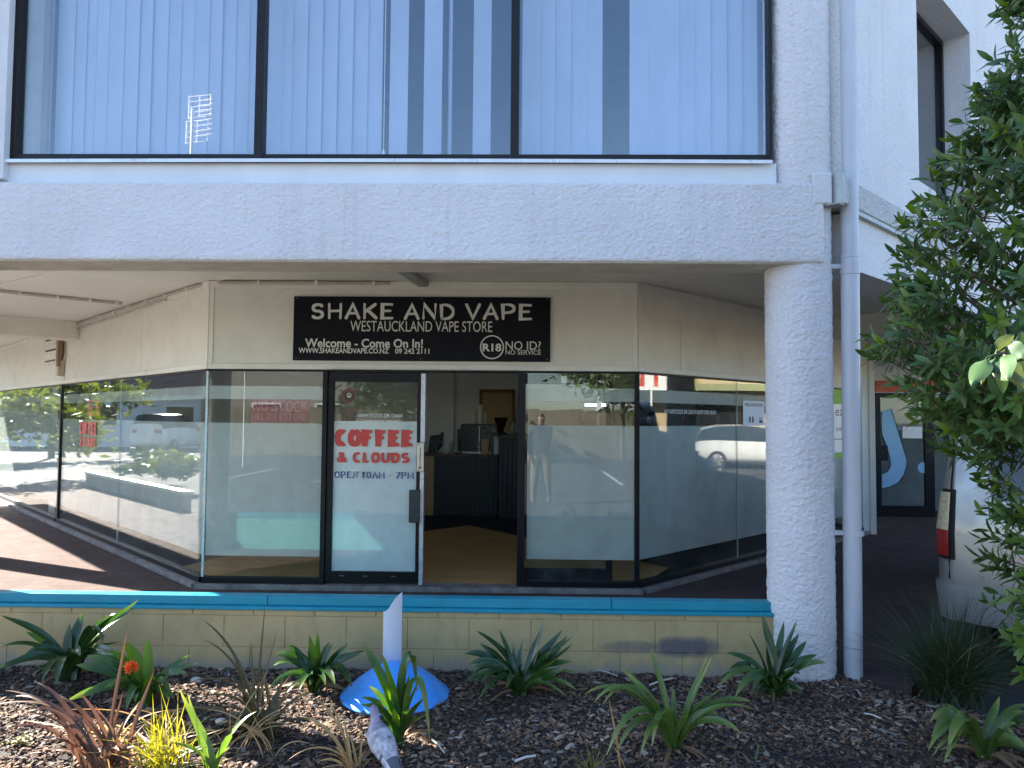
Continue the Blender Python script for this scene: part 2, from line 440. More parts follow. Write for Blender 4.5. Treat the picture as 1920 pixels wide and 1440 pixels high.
# band, sill and window of the front
g = MB(); g.box((-3.60, -0.2, 3.08), (1.62, -0.085, 3.245), UF); part(g, 'smooth_band', SMOOTH_W, bevel=0.006)
g = MB()
def _sf(u, v):
    x = -3.47 + 5.05 * u; z = 3.238 + 0.006 * math.sin(u * math.pi)
    pts = [(-0.085, 0.024), (-0.045, 0.024), (-0.040, 0.020), (-0.040, 0.0), (-0.05, 0.0)]
    d, h = pts[int(round(v * 4))]
    return UF(x, d, z + h - 0.006)
g.grid(_sf, 60, 4, smooth=False); part(g, 'sill_flashing', METAL)
g = MB(); g.box((-3.93, -0.2, 3.12), (-3.44, -0.03, 6.3), UF); part(g, 'corner_pier', STUCCO)
g = MB(); g.box((-3.44, -0.2, 5.25), (1.95, -0.03, 6.3), UF); part(g, 'parapet', STUCCO)

WZ0, WZ1 = 3.262, 5.25
uf = lambda x: UF.hit(x, 150, -0.12)[0]
mull = [uf(32), uf(490), uf(966), 1.585]
UWIN = []
for k, (a, b) in enumerate(zip(mull[:-1], mull[1:])):
    w = link('upper_window', None, BLD)
    g = MB(); t = 0.028
    g.box((a - 0.0 + (0.029 if k else -0.02), -0.16, WZ0), (b - (0.029 if k < 2 else 0), -0.09, WZ0 + 0.045), UF)
    g.build('bottom_rail', BRONZE, w, bevel=0.003)
    g = MB(); g.box((a - 0.028, -0.165, WZ0), (a + 0.028, -0.085, WZ1), UF); g.build('mullion', BRONZE, w, bevel=0.003)
    if k == 2:
        g = MB(); g.box((b - 0.012, -0.165, WZ0), (b + 0.012, -0.085, WZ1), UF); g.build('mullion', BRONZE, w, bevel=0.003)
    g = MB(); g.box((a + 0.028, -0.13, WZ0 + 0.045), (b - (0.028 if k < 2 else 0.012), -0.122, WZ1), UF); g.build('pane', GLASS_U, w)
    g = MB(); g.box((a + 0.029, -0.158, WZ0 + 0.0452), (b - 0.029, -0.13, WZ0 + 0.056), UF); g.build('sill_bead', METAL, w)
    UWIN.append((a, b))
# inner post and beige return at the left end of the first window
g = MB(); a = uf(76); g.box((a - 0.02, -0.20, WZ0), (a + 0.02, -0.17, WZ1), UF); part(g, 'inner_post', M('brown_post', (0.14, 0.10, 0.07), 0.5))
g = MB(); g.box((mull[0] - 0.05, -0.24, WZ0), (a, -0.215, WZ1), UF); part(g, 'inner_return', M('beige_lining', (0.42, 0.38, 0.30), 0.7))
# upstairs room and roof
ROOM = M('room_grey', (0.30, 0.31, 0.33), 0.8, 0.05)
g = MB(); g.prism([(-3.7, 4.95), (1.75, 4.95), (5.5, 8.7), (-7.5, 8.7)], 3.05, 3.15); part(g, 'upper_floor', ROOM)
g = MB(); g.prism([(-3.7, 4.95), (1.75, 4.95), (5.5, 8.7), (-7.5, 8.7)], 5.3, 5.4); part(g, 'upper_ceiling', ROOM)
g = MB(); g.box((-7.5, 8.7, 3.0), (5.5, 8.8, 5.4)); part(g, 'upper_partition', ROOM)
g = MB(); g.prism([(-3.95, 4.66), (1.97, 4.66), (11.9, 14.7), (-13.9, 14.7)], 6.3, 6.45); part(g, 'roof_slab', SMOOTH_W)
g = MB(); g.box((-13.9, 14.7, 2.872), (11.9, 14.9, 6.3)); g.box((-10.7, 14.7, -0.1), (8.7, 14.9, 2.868)); part(g, 'back_wall', STUCCO_W)

# soffit of the overhang, cross beams
g = MB(); g.prism([(-3.85, 4.9), (1.87, 4.9), (11.6, 14.65), (-13.6, 14.65)], 2.87, 2.93); part(g, 'soffit', CEIL)
for xs in ((-7.78, 8.92, 1), (5.13, 8.25, -1)):
    T = Frame(xs[0], xs[1], xs[2], 1, 1, -xs[2])
    g = MB(); g.box((-0.2, -0.17, 2.62), (1.99, 0.17, 2.875), T); part(g, 'cross_beam', CREAM, bevel=0.01)
for (p, q) in (((0, 532), (104, 509)), ((420, 523), (465, 508))):
    a, b = on_z(*p, 2.866), on_z(*q, 2.866); d = (b - a).normalized(); a -= d * 0.4; b += d * 0.5
    g = MB(); g.tube([a, b], 0.006, 6); part(g, 'cover_strip', CREAM_T)

# fascia over the shop windows: panels, cover strips, lower trim
FZ0, FZ1 = 2.075, 2.87
def fascia(fr, cuts, ends):
    for a, b in zip(cuts[:-1], cuts[1:]):
        g = MB(); g.box((a + 0.0015, -0.08, FZ0), (b - 0.0015, 0.0, FZ1), fr); part(g, 'fascia_panel', CREAM)
    g = MB(); g.box((cuts[0], -0.08, 2.022), (cuts[-1], 0.014, FZ0), fr); part(g, 'lower_trim', CREAM_T, bevel=0.004)
    g = MB(); g.box((cuts[0], -0.003, FZ1 - 0.075), (cuts[-1], 0.016, FZ1 - 0.004), fr); part(g, 'upper_trim', CREAM_T, bevel=0.004)
    for e in ends:
        g = MB(); g.box((e - 0.02, -0.002, FZ0 + 0.002), (e + 0.02, 0.010, FZ1 - 0.077), fr); part(g, 'cover_strip', CREAM_T, bevel=0.002)
fascia(FR, [-3.028, FR.hit(760, 600)[0], 1.048], [-3.005, 1.028])
fascia(LW, [0.003, 1.9, LW.hit(122, 650)[0], 10.85], [0.026, LW.hit(122, 650)[0]])
fascia(RW, [0.003, RW.hit(1278, 600)[0], 3.0, 5.35], [0.026, RW.hit(1278, 600)[0]])

# plinth
for fr, a, b in ((FR, -3.07, 1.09), (LW, 0.02, 10.85), (RW, 0.02, 5.35)):
    g = MB(); g.box((a, -0.10, -0.09), (b, 0.10, 0.012), fr); part(g, 'plinth', CONC, bevel=0.01)

# ------------------------------------------------------------------ shop windows
Z0, ZT = 0.014, 2.018
FILM_Z = (FR.hit(1090, 1050)[1], FR.hit(1090, 798)[1])
STRIPE = (FR.hit(1090, 753)[1], FR.hit(1090, 728)[1])
def shop_window(fr, u0, u1, film=True, label=None, film_u=None, left=0.0, right=0.0):
    w = link('shop_window', None, BLD)
    if label: w['label'] = label
    lo, hi = min(u0, u1), max(u0, u1)
    g = MB(); g.box((lo, -0.055, Z0), (hi, 0.035, Z0 + 0.05), fr); g.build('bottom_rail', BLACK, w, bevel=0.003)
    g = MB(); g.box((lo, -0.05, ZT - 0.016), (hi, 0.006, ZT), fr); g.build('head_rail', BLACK, w)
    g = MB(); g.box((lo + 0.002, -0.012, Z0 + 0.05), (hi - 0.002, 0.0, ZT - 0.016), fr); g.build('pane', GLASS, w)
    if film:
        a, b = film_u or (lo + 0.003, hi - 0.003)
        g = MB(); g.box((a, -0.017, FILM_Z[0]), (b, -0.0155, FILM_Z[1]), fr); g.build('frosted_film', FILM, w)
        g = MB(); g.box((a, -0.017, STRIPE[0]), (b, -0.0155, STRIPE[1]), fr); g.build('film_stripe', FILM, w)
    for e in (left, right):
        if e: 
            g = MB(); g.box((e - 0.03, -0.06, Z0), (e + 0.03, 0.02, ZT), fr); g.build('mullion', BLACK, w, bevel=0.003)
    return w
DL = FR.hit(604, 900)[0]
shop_window(FR, -3.02, DL, label='fixed pane beside the sliding door, with frosted band')
shop_window(FR, 0.012, 1.022, label='fixed pane in front of the opened sliding leaf, with frosted band')
lj, lm = LW.hit(222, 900)[0], LW.hit(113, 850)[0]
shop_window(LW, 0.006, lj); shop_window(LW, lj + 0.003, lm - 0.03)
shop_window(LW, lm + 0.03, lm + 2.2, right=lm); shop_window(LW, lm + 2.2, lm + 4.4); shop_window(LW, lm + 4.403, 10.8)
rj = RW.hit(1383, 900)[0]
shop_window(RW, 0.01, rj); shop_window(RW, rj + 0.003, 5.3)
g = MB(); g.box((1.024, -0.05, Z0), (1.066, 0.012, ZT), FR); part(g, 'corner_mullion', BLACK, bevel=0.003)
EDGE = M('glass_edge', (0.40, 0.55, 0.60), 0.2, 0.2, 30, bump=0.5, bs=60)
g = MB(); g.box((-3.042, -0.012, Z0 + 0.05), (-3.022, 0.004, ZT - 0.016), FR); part(g, 'glass_corner_joint', EDGE)
g = MB(); g.box((lj, -0.012, Z0 + 0.05), (lj + 0.003, 0.001, ZT), LW); part(g, 'glass_joint', EDGE)
g = MB(); g.box((rj, -0.012, Z0 + 0.05), (rj + 0.003, 0.001, ZT), RW); part(g, 'glass_joint', EDGE)

# sliding door (shut leaf) in its black frame
def fx(x, y=900): return FR.hit(x, y)[0]
def fz(y, x=700): return FR.hit(x, y)[1]
dr = link('sliding_door', None, BLD, label='black framed glass sliding door with white printed film')
g = MB(); g.box((fx(604), -0.07, Z0), (fx(613), 0.045, ZT), FR); g.build('jamb', BLACK, dr, bevel=0.003)
zt, zb = fz(716), fz(1071)
g = MB()
g.box((fx(613) + 0.002, -0.03, Z0 + 0.02), (fx(624), 0.025, 1.995), FR); g.box((fx(781), -0.03, Z0 + 0.02), (fx(787), 0.025, 1.995), FR)
g.box((fx(624), -0.029, zt), (fx(781), 0.024, 1.994), FR); g.box((fx(624), -0.029, Z0 + 0.021), (fx(781), 0.024, zb), FR)
g.build('frame', BLACK, dr, bevel=0.003)
g = MB(); g.box((fx(624), -0.006, zb), (fx(781), 0.0, zt), FR); g.build('pane', GLASS, dr)
g = MB(); g.box((fx(624), -0.010, zb), (fx(781), -0.0085, fz(790)), FR); g.build('white_film', FILM_W, dr)
g = MB(); g.box((fx(604) , -0.045, 2.0), (fx(972), 0.04, ZT), FR); g.build('head_track', BLACK, dr)
g = MB(); g.box((fx(787) + 0.002, -0.045, Z0), (fx(795), 0.018, fz(884)), FR); g.box((fx(787) + 0.002, -0.045, fz(828)), (fx(796), 0.018, 1.99), FR)
g.box((fx(787) + 0.002, -0.045, fz(884)), (fx(791), 0.0, fz(828)), FR); g.build('worn_edge', GALV, dr, bevel=0.002)
g = MB(); a, b = fx(782), fx(795); z0, z1 = fz(883), fz(829)
LOCKM = M('lock_plate', (0.55, 0.50, 0.40), 0.4, 0.1, 12, metal=0.5)
g.box((a, 0.026, z0), (b, 0.034, z1), FR)
g.build('lock_plate', LOCKM, dr, bevel=0.003)
g = MB(); g.box((a + 0.028, 0.034, z0 + 0.05), (a + 0.034, 0.036, z1 - 0.05), FR); g.box((a + 0.02, 0.034, z0 + 0.03), (a + 0.045, 0.0365, z0 + 0.045), FR)
for zz in (z0 + 0.015, z1 - 0.015): g.box((a + 0.012, 0.034, zz - 0.006), (a + 0.022, 0.037, zz + 0.006), FR)
g.build('lock_slot', BLACK, dr)
g = MB(); g.box((fx(769), 0.026, fz(978)), (fx(789), 0.062, fz(917)), FR); g.build('pull_handle', M('dark_handle', (0.012, 0.02, 0.026), 0.4), dr, bevel=0.006)
g = MB()
for x in (645, 689, 741): g.box((fx(x) - 0.02, 0.0245, fz(1079) - 0.004), (fx(x) + 0.02, 0.0255, fz(1079) + 0.001), FR)
g.build('scuff', M('scuff_marks', (0.25, 0.24, 0.23), 0.7), dr)

# opened leaf, parked behind the fixed pane
dr2 = link('sliding_door', None, BLD, label='opened sliding leaf parked behind the right fixed pane')
g = MB(); g.box((fx(970), -0.12, Z0), (fx(984), 0.03, ZT), FR); g.build('jamb', BLACK, dr2, bevel=0.003)
g = MB()
g.box((fx(1138), -0.10, Z0), (fx(1150), -0.06, 1.995), FR); g.box((fx(984) + 0.002, -0.10, fz(720, 1090)), (fx(1138), -0.06, 1.994), FR); g.box((fx(984) + 0.002, -0.10, Z0), (fx(1138), -0.06, fz(1069, 1090)), FR)
g.build('frame', BLACK, dr2, bevel=0.003)
g = MB(); g.box((fx(984) + 0.002, -0.083, fz(1069, 1090)), (fx(1138), -0.077, fz(720, 1090)), FR); g.build('pane', GLASS, dr2)
g = MB(); a = fx(1058, 705); g.box((a - 0.024, -0.0595, fz(718, 1058)), (a + 0.024, -0.055, fz(704, 1058)), FR); g.build('paper_tag', WHITE_P, dr2)

# ------------------------------------------------------------------ inside the shop
WALLI = M('shop_wall', (0.80, 0.77, 0.70), 0.8, 0.05, 2)
WOOD = M('wood_vinyl', (0.58, 0.34, 0.13), 0.45, 0.22, 3, stretch=(1, 6, 1), bump=0.1, bs=40, dirt=(0.38, 0.22, 0.08), dirt_amt=(0.55, 0.8), dirt_scale=7)
CARPET = M('dark_carpet', (0.018, 0.018, 0.022), 0.95, 0.2, 20)
g = MB(); g.prism([(-3.0, 7.0), (1.02, 7.0), (4.8, 10.75), (4.8, 14.2), (-7.3, 14.2), (-7.3, 11.3)], -0.09, 0.0); g.build('shop_floor', CARPET, kind='structure', label='dark shop floor seen through the doorway')
p1, p2, p3 = on_z(795, 996, 0.004), on_z(880, 985, 0.004), on_z(970, 1004, 0.004)
p0, p4 = p2 + (p1 - p2) * 6, p2 + (p3 - p2) * 3.3
g = MB(); g.prism([(-3.0, 7.0), (1.02, 7.0), (p4.x, p4.y), (p2.x, p2.y), (-3.4, p2.y + (p1.y - p2.y) / (p1.x - p2.x) * (-3.4 - p2.x)), (-3.6, 7.65)], 0.0, 0.004)
g.build('wood_floor', WOOD, kind='structure', label='brown wood-look floor inside the entrance')
g = MB(); g.box((-7.5, 14.2, 0), (5.0, 14.3, 2.9)); part(g, 'interior_wall', WALLI)
g = MB(); g.box((4.8, 10.7, 0), (4.9, 14.2, 2.9)); part(g, 'interior_wall', WALLI)
g = MB(); g.box((-7.5, 11.6, 0), (-7.4, 14.2, 2.9)); part(g, 'interior_wall', WALLI)
g = MB(); g.prism([(-3.0, 7.07), (1.0, 7.07), (4.8, 10.85), (4.8, 14.2), (-7.4, 14.2), (-7.4, 11.47)], 2.75, 2.80); part(g, 'interior_ceiling', M('shop_ceiling', (0.78, 0.77, 0.74), 0.8))
# back door, conduit
a, b = at(905, 730, 14.18), at(965, 850, 14.18)
bd = link('back_door', None, BLD)
TAN = M('tan_door', (0.52, 0.36, 0.17), 0.6, 0.05)
g = MB(); g.box((a.x, 14.14, 0), (b.x - 0.06, 14.195, a.z - 0.06)); g.build('door_leaf', TAN, bd)
g = MB(); g.box((a.x - 0.06, 14.12, 0), (a.x - 0.002, 14.198, a.z)); g.box((b.x - 0.058, 14.12, 0), (b.x, 14.198, a.z)); g.box((a.x - 0.06, 14.12, a.z - 0.058), (b.x, 14.197, a.z + 0.0)); g.build('door_frame', M('brown_frame', (0.25, 0.13, 0.05), 0.6), bd)
c = at(850, 760, 14.15)
g = MB(); g.tube([(c.x, 14.17, 1.0), (c.x, 14.17, 2.75)], 0.025, 8); part(g, 'wall_conduit', WALLI)
# ------------------------------------------------------------------ lettering
_DEP = [0.0]
def text(body, fr, u0, u1, z0, z1, d, mat, parent, name='lettering', bold=0.0):
    cu = bpy.data.curves.new('tmp', 'FONT'); cu.body = body; cu.size = 1; cu.offset = bold; cu.resolution_u = 3
    o = bpy.data.objects.new('tmp', cu); COL.objects.link(o)
    me = bpy.data.meshes.new_from_object(o.evaluated_get(bpy.context.evaluated_depsgraph_get()))
    bpy.data.objects.remove(o); bpy.data.curves.remove(cu)
    co = np.array([v.co[:] for v in me.vertices]); mn, mx = co.min(0), co.max(0)
    off = world_loc(parent)
    for v in me.vertices:
        a = (v.co.x - mn[0]) / (mx[0] - mn[0]); b = (v.co.y - mn[1]) / (mx[1] - mn[1])
        v.co = fr(u0 + a * (u1 - u0), d, z0 + b * (z1 - z0)) - off
    me.materials.clear(); me.materials.append(mat)
    return link(name, me, parent)

def arc(cx, cy, rx, ry, a0, a1, n=10):
    return [(cx + rx * math.cos(R(a0 + (a1 - a0) * i / n)), cy + ry * math.sin(R(a0 + (a1 - a0) * i / n))) for i in range(n + 1)]
GLY = {   # letters as pen strokes in a unit box
 'S': [arc(.52, .74, .40, .24, 30, 250, 9) + arc(.48, .27, .42, .25, 75, -150, 10)],
 'H': [[(.08, 0), (.06, 1)], [(.92, 0), (.94, 1)], [(.06, .5), (.94, .52)]], 'A': [[(0, 0), (.52, 1), (1, 0)], [(.2, .36), (.8, .36)]],
 'K': [[(.08, 0), (.06, 1)], [(.9, 1), (.1, .45)], [(.3, .58), (.98, 0)]], 'E': [[(.95, .98), (.1, 1), (.08, 0), (.98, .02)], [(.1, .52), (.8, .53)]],
 'F': [[(.95, .98), (.1, 1), (.08, 0)], [(.1, .52), (.78, .53)]],
 'N': [[(.05, 0), (.07, 1), (.92, .02), (.95, 1)]], 'D': [[(.08, 0), (.06, 1)] + arc(.3, .5, .66, .5, 88, -88, 10) + [(.08, 0)]],
 'V': [[(0, 1), (.5, 0), (1, 1)]], 'P': [[(.1, 0), (.06, 1)] + arc(.45, .72, .48, .28, 85, -85, 8) + [(.1, .42)]],
 'T': [[(0, 1), (1, .97)], [(.5, .98), (.5, 0)]], 'O': [arc(.5, .5, .48, .5, 100, 460, 16)], 'C': [arc(.55, .5, .5, .5, 50, 310, 12)],
 'L': [[(.1, 1), (.08, .03), (.95, 0)]], 'I': [[(.5, 1), (.48, 0)]], 'R': [[(.1, 0), (.06, 1)] + arc(.45, .74, .45, .26, 85, -85, 8) + [(.12, .46)], [(.4, .46), (.98, 0)]],
 'U': [[(.06, 1), (.06, .4)] + arc(.5, .38, .44, .38, 180, 360, 8) + [(.94, 1)]], 'M': [[(.05, 0), (.1, 1), (.5, .2), (.9, 1), (.95, 0)]],
 '1': [[(.25, .82), (.52, 1), (.52, 0)]], '0': [arc(.5, .5, .42, .5, 100, 460, 14)], '7': [[(.03, .97), (.95, .97), (.4, 0)]], '-': [[(.1, .42), (.9, .42)]],
 '&': [[(1, .02), (.28, .70)], arc(.42, .80, .17, .18, 200, -30, 8) + [(.52, .62), (.2, .42)], arc(.38, .24, .31, .22, 140, 330, 8) + [(.9, .48)]],
}
def strokes(body, fr, u0, u1, z0, z1, d, mat, parent, wt, wn, gap=0.28, wid=None, serif=0.0, rnd=True, wob=0.0, name='lettering'):
    """pen lettering: wt the width of upright strokes, wn of level ones (both in letter heights)"""
    wid = wid or {}; H = z1 - z0
    adv = [(wid.get(c, wid.get('*', 0.75)) if c != ' ' else wid.get(' ', 0.35)) for c in body]
    tot = sum(adv) + gap * (len(body) - 1); sx = (u1 - u0) / tot; x = u0; k = 0
    rs = random.Random(3)
    for c, aw in zip(body, adv):
        dy = rs.uniform(-wob, wob) * H; g = MB()
        for st in GLY.get(c, []):
            pts = [Vector((x + p[0] * aw * sx, z0 + dy + (wt * .3 if rnd else 0) * H * 0 + p[1] * H)) for p in st]
            k += 1; dd = d + 0.0002 * (k % 13)
            L = []; Rr = []
            for i, p in enumerate(pts):
                t = (pts[min(i + 1, len(pts) - 1)] - pts[max(i - 1, 0)]).normalized()
                if 0 < i < len(pts) - 1:
                    t1 = (p - pts[i - 1]).normalized(); t2 = (pts[i + 1] - p).normalized()
                    cosb = max(0.45, math.sqrt(max(0, (1 + t1.dot(t2)) / 2)))
                else: cosb = 1
                w = H * (wt * abs(t.y) + wn * abs(t.x)) / 2 / cosb
                nn = Vector((-t.y, t.x)); L.append(p + nn * w); Rr.append(p - nn * w)
            vs = [fr(q.x, dd, q.y) for q in L] + [fr(q.x, dd, q.y) for q in Rr]; n = len(pts)
            g.add(vs, [(i, i + 1, n + i + 1, n + i) for i in range(n - 1)])
            for i in (0, n - 1):
                if rnd:
                    cc = [fr(pts[i].x + H * wt / 2 * math.cos(a * math.pi / 4), dd + 0.0021, pts[i].y + H * wt / 2 * math.sin(a * math.pi / 4)) for a in range(8)]
                    g.add(cc, [tuple(range(8))])
                elif serif:
                    j = 1 if i == 0 else n - 2
                    if abs((pts[i] - pts[j]).normalized().y) > 0.6 and (pts[i].y - z0 < 0.08 * H or z1 - pts[i].y < 0.08 * H):
                        s = H * serif; yy = pts[i].y; h2 = H * wn * 0.55
                        g.add([fr(pts[i].x - s, dd + .0019, yy - h2), fr(pts[i].x + s, dd + .0019, yy - h2), fr(pts[i].x + s, dd + .0019, yy + h2), fr(pts[i].x - s, dd + .0019, yy + h2)], [(0, 1, 2, 3)])
        x += (aw + gap) * sx
        if g.f: g.build('letter', mat, parent, recalc=False)

def px_box(fr, x0, x1, y0, y1, d=0.0):      # (u0, u1, z0, z1) of a pixel box on a wall
    ym = (y0 + y1) / 2; xm = (x0 + x1) / 2
    return fr.hit(x0, ym, d)[0], fr.hit(x1, ym, d)[0], fr.hit(xm, y1, d)[1], fr.hit(xm, y0, d)[1]

# shop sign
SIGNM = M('black_sign_panel', (0.004, 0.0045, 0.009), 0.5, 0.2, 3, spec=0.15)
PALE = M('pale_sign_lettering', (0.62, 0.61, 0.56), 0.5, 0.05, 8)
SD = 0.028
su0, su1, sz0, sz1 = px_box(FR, 550, 1032, 556.5, 677, SD)
sign = thing('shop_sign', FR((su0 + su1) / 2, SD, sz0), 'black shop sign with pale SHAKE AND VAPE lettering above the entrance', 'shop sign')
g = MB(); g.box((su0, 0.012, sz0), (su1, SD, sz1), FR); g.build('panel', SIGNM, sign, bevel=0.002)
g = MB()
for u in (su0 + 0.03, (su0 + su1) / 2, su1 - 0.03):
    for z in (sz0 + 0.02, sz1 - 0.02): g.lathe([(0.0, 0.0), (0.006, 0.0), (0.006, 0.003)], FR(u, SD + 0.001, z), 8)
g.build('screw', GALV, sign)
L1 = SD + 0.002
strokes('SHAKE AND VAPE', FR, *px_box(FR, 584, 996, 571, 597.5, SD), L1, PALE, sign, 0.165, 0.165, 0.32, {'*': .95, 'E': .82, 'S': .9, ' ': .25}, wob=0.03)
text('WESTAUCKLAND VAPE STORE', FR, *px_box(FR, 657, 923, 602, 622, SD), L1, PALE, sign)
text('Welcome - Come On In!', FR, *px_box(FR, 572, 793, 635, 652, SD), L1, PALE, sign, bold=0.022)
text('WWW.SHAKEANDVAPE.CO.NZ', FR, *px_box(FR, 560, 729, 652.5, 662.5, SD), L1, PALE, sign, bold=0.02)
text('09 242 2111', FR, *px_box(FR, 741, 805, 653.5, 663.5, SD), L1, PALE, sign, bold=0.02)
text('R18', FR, *px_box(FR, 905, 940, 644, 659, SD), L1, PALE, sign, bold=0.03)
text('NO ID?', FR, *px_box(FR, 948, 1014, 640, 656, SD), L1, PALE, sign)
text('NO SERVICE', FR, *px_box(FR, 948, 1014, 656.5, 665, SD), L1, PALE, sign)
cu, cz = FR.hit(922.5, 651, SD); rr = 22.5 * 0.00503
g = MB(); n = 40
vs = [FR(cu + r * math.cos(2 * math.pi * k / n), L1, cz + r * math.sin(2 * math.pi * k / n)) for r in (rr, rr - 0.011) for k in range(n)]
g.add(vs, [(k, (k + 1) % n, n + (k + 1) % n, n + k) for k in range(n)]); g.build('age_ring', PALE, sign)

# door print
FD = 0.0015
def fat(body, box, mat, wt, wn, wid, gap=0.12, **kw):
    return strokes(body, FR, *box, FD, mat, dr, wt, wn, gap, wid, rnd=False, **kw)
b = px_box(FR, 632, 774, 809, 834); fat('COFFEE', b, RED_P, 0.42, 0.22, {'*': .62, 'O': .66, 'C': .62}, 0.36, serif=0.22)
b = px_box(FR, 634, 766, 850, 866); fat('& CLOUDS', b, RED_P, 0.36, 0.20, {'*': .68, '&': .8, ' ': .15, 'L': .55}, 0.36, serif=0.14)
b = px_box(FR, 628, 775, 885, 896); fat('OPEN 10AM - 7PM', b, NAVY_P, 0.20, 0.10, {'*': .75, ' ': .15, '1': .5, 'M': .95, '-': .4}, 0.30, serif=0.20)
text('NO VAPE STOCK OR CASH', FR, *px_box(FR, 657, 753, 776, 783), FD, WHITE_P, dr)
text('IN SHOP OVER NIGHT', FR, *px_box(FR, 666, 750, 787, 793), FD, WHITE_P, dr)

# round and square stickers on the door glass
for nm, lb, x0, y0, x1, y1 in (('sticker', 'round dark red sticker on the door glass', 640, 728, 668, 756), ('sticker', 'small brown square sticker below the round one on the door', 640, 764, 668, 789)):
    u0, u1, z0, z1 = px_box(FR, x0, x1, y0, y1)
    t = thing(nm, FR((u0 + u1) / 2, 0.002, z0), lb, 'sticker', 'stickers on the door glass')
    g = MB()
    if 'round' in lb and y0 < 760:
        def disc(r, dx, dz, d, mi): g.add([FR((u0 + u1) / 2 + dx + r * math.cos(k * R(20)), d, (z0 + z1) / 2 + dz + r * math.sin(k * R(20))) for k in range(18)], [tuple(range(18))], mi)
        disc((u1 - u0) / 2, 0, 0, 0.0012, 0); disc((u1 - u0) * 0.34, 0.002, -0.002, 0.0018, 1); disc((u1 - u0) * 0.17, 0.004, 0.004, 0.0024, 2); disc((u1 - u0) * 0.05, -0.002, 0.008, 0.003, 1); disc((u1 - u0) * 0.05, 0.012, 0.008, 0.0033, 1)
        g.build('print', [M('sticker_red', (0.16, 0.035, 0.03), 0.5, 0.3, 40), M('sticker_dark', (0.04, 0.025, 0.02), 0.5, 0.5, 60), M('sticker_pale', (0.45, 0.42, 0.30), 0.5)], t)
    else:
        g.box((u0, 0.0008, z0), (u1, 0.0016, z1), FR)
        g.build('print', M('sticker_brown', (0.10, 0.06, 0.03), 0.5, 0.9, 40), t)

# red hand-written notice in the left pane
u0, u1, z0, z1 = px_box(FR, 468.5, 579.5, 747, 793)
nt_ = thing('paper_notice', FR((u0 + u1) / 2, -0.02, z0), 'dark red hand-written NO STOCK notice behind the left pane', 'notice')
g = MB(); g.box((u0, -0.024, z0), (u1, -0.0225, z1), FR); g.build('sheet', M('red_card', (0.20, 0.012, 0.035), 0.6, 0.1, 6), nt_)
CH = M('pink_marker', (0.42, 0.16, 0.20), 0.7)
strokes('NO STOCK', FR, *px_box(FR, 474, 576, 752, 770), -0.0215, CH, nt_, 0.13, 0.13, 0.18, {'*': .7, ' ': .1}, wob=0.06)
strokes('HELD INSTORE', FR, *px_box(FR, 472, 574, 776, 787), -0.0215, CH, nt_, 0.10, 0.10, 0.3, {'*': .7, ' ': .2}, wob=0.06)

# print on the angled panes
tw = [o for o in BLD.children if o.name.startswith('shop_window')]
nt2 = link('window_print', None, BLD)
text('NO VAPE STOCK OR CASH IN SHOP OVER NIGHT', RW, *px_box(RW, 1246, 1343, 768.5, 776.5), 0.0015, WHITE_P, nt2)
lt = thing('window_lettering', LW(2.8, 0, 0.9), 'red COFFEE & CLOUDS lettering and square mark on the angled left pane', 'lettering')
bx = px_box(LW, 150, 181, 791, 814)
def LWm(u, d, z): return LW(u, d, z)
b = px_box(LW, 150, 181, 793, 813); strokes('COFFEE', LW, b[0], b[1], b[2], b[3], 0.0015, RED_P, lt, 0.36, 0.2, 0.36, {'*': .62}, rnd=False, serif=0.2)
b = px_box(LW, 150, 178, 821, 836); strokes('& CLOUDS', LW, b[0], b[1], b[2], b[3], 0.0015, RED_P, lt, 0.32, 0.2, 0.36, {'*': .68, ' ': .15}, rnd=False, serif=0.14)
b = px_box(LW, 166, 186, 751, 778)
g = MB(); t_ = (b[1] - b[0]) * 0.08; uu = sorted(b[:2]); 
for q in (((uu[0], b[2]), (uu[1], b[2] + .012)), ((uu[0], b[3] - .012), (uu[1], b[3])), ((uu[0], b[2] + .012), (uu[0] + .02, b[3] - .012)), ((uu[1] - .02, b[2] + .012), (uu[1], b[3] - .012)),
          ((uu[0] + .06, b[2] + .035), (uu[0] + .085, b[3] - .035)), ((uu[1] - .085, b[2] + .035), (uu[1] - .06, b[3] - .035)), ((uu[0] + .085, (b[2] + b[3]) / 2 - .006), (uu[1] - .085, (b[2] + b[3]) / 2 + .006))):
    g.box((q[0][0], 0.001, q[0][1]), (q[1][0], 0.0016, q[1][1]), LW)
g.build('square_mark', RED_P, lt)

# poster on the right wing
u0, u1, z0, z1 = px_box(RW, 1393, 1433, 752, 798)
po = thing('poster', RW((u0 + u1) / 2, 0.003, z0), 'white poster with two small dark bottles on the angled right pane', 'poster')
g = MB(); g.box((u0, 0.001, z0), (u1, 0.002, z1), RW); g.build('sheet', M('poster_white', (0.66, 0.72, 0.80), 0.5, 0.04), po)
text('HELLOOOOO', RW, *px_box(RW, 1396, 1430, 756, 762), 0.003, M('dark_print', (0.05, 0.06, 0.07), 0.5), po, bold=0.03)
g = MB()
for x in (1405.5, 1411):
    c = px_box(RW, x - 1.6, x + 1.6, 779, 792); g.plate([(c[0], c[2]), (c[1], c[2]), (c[1], c[3] - .03), ((c[0] + c[1]) / 2, c[3]), (c[0], c[3] - .03)], 0.0025, 0.004, RW)
g.build('bottle_print', MATS['dark_print'], po)
c = px_box(RW, 1423, 1429, 772, 793)
g = MB(); g.box((c[0], .0025, c[2]), (c[1], .0035, c[2] + .035), RW); g.box((c[0], .0025, c[2] + .05), (c[1], .0035, c[2] + .06), RW); g.build('small_print', MATS['dark_print'], po)

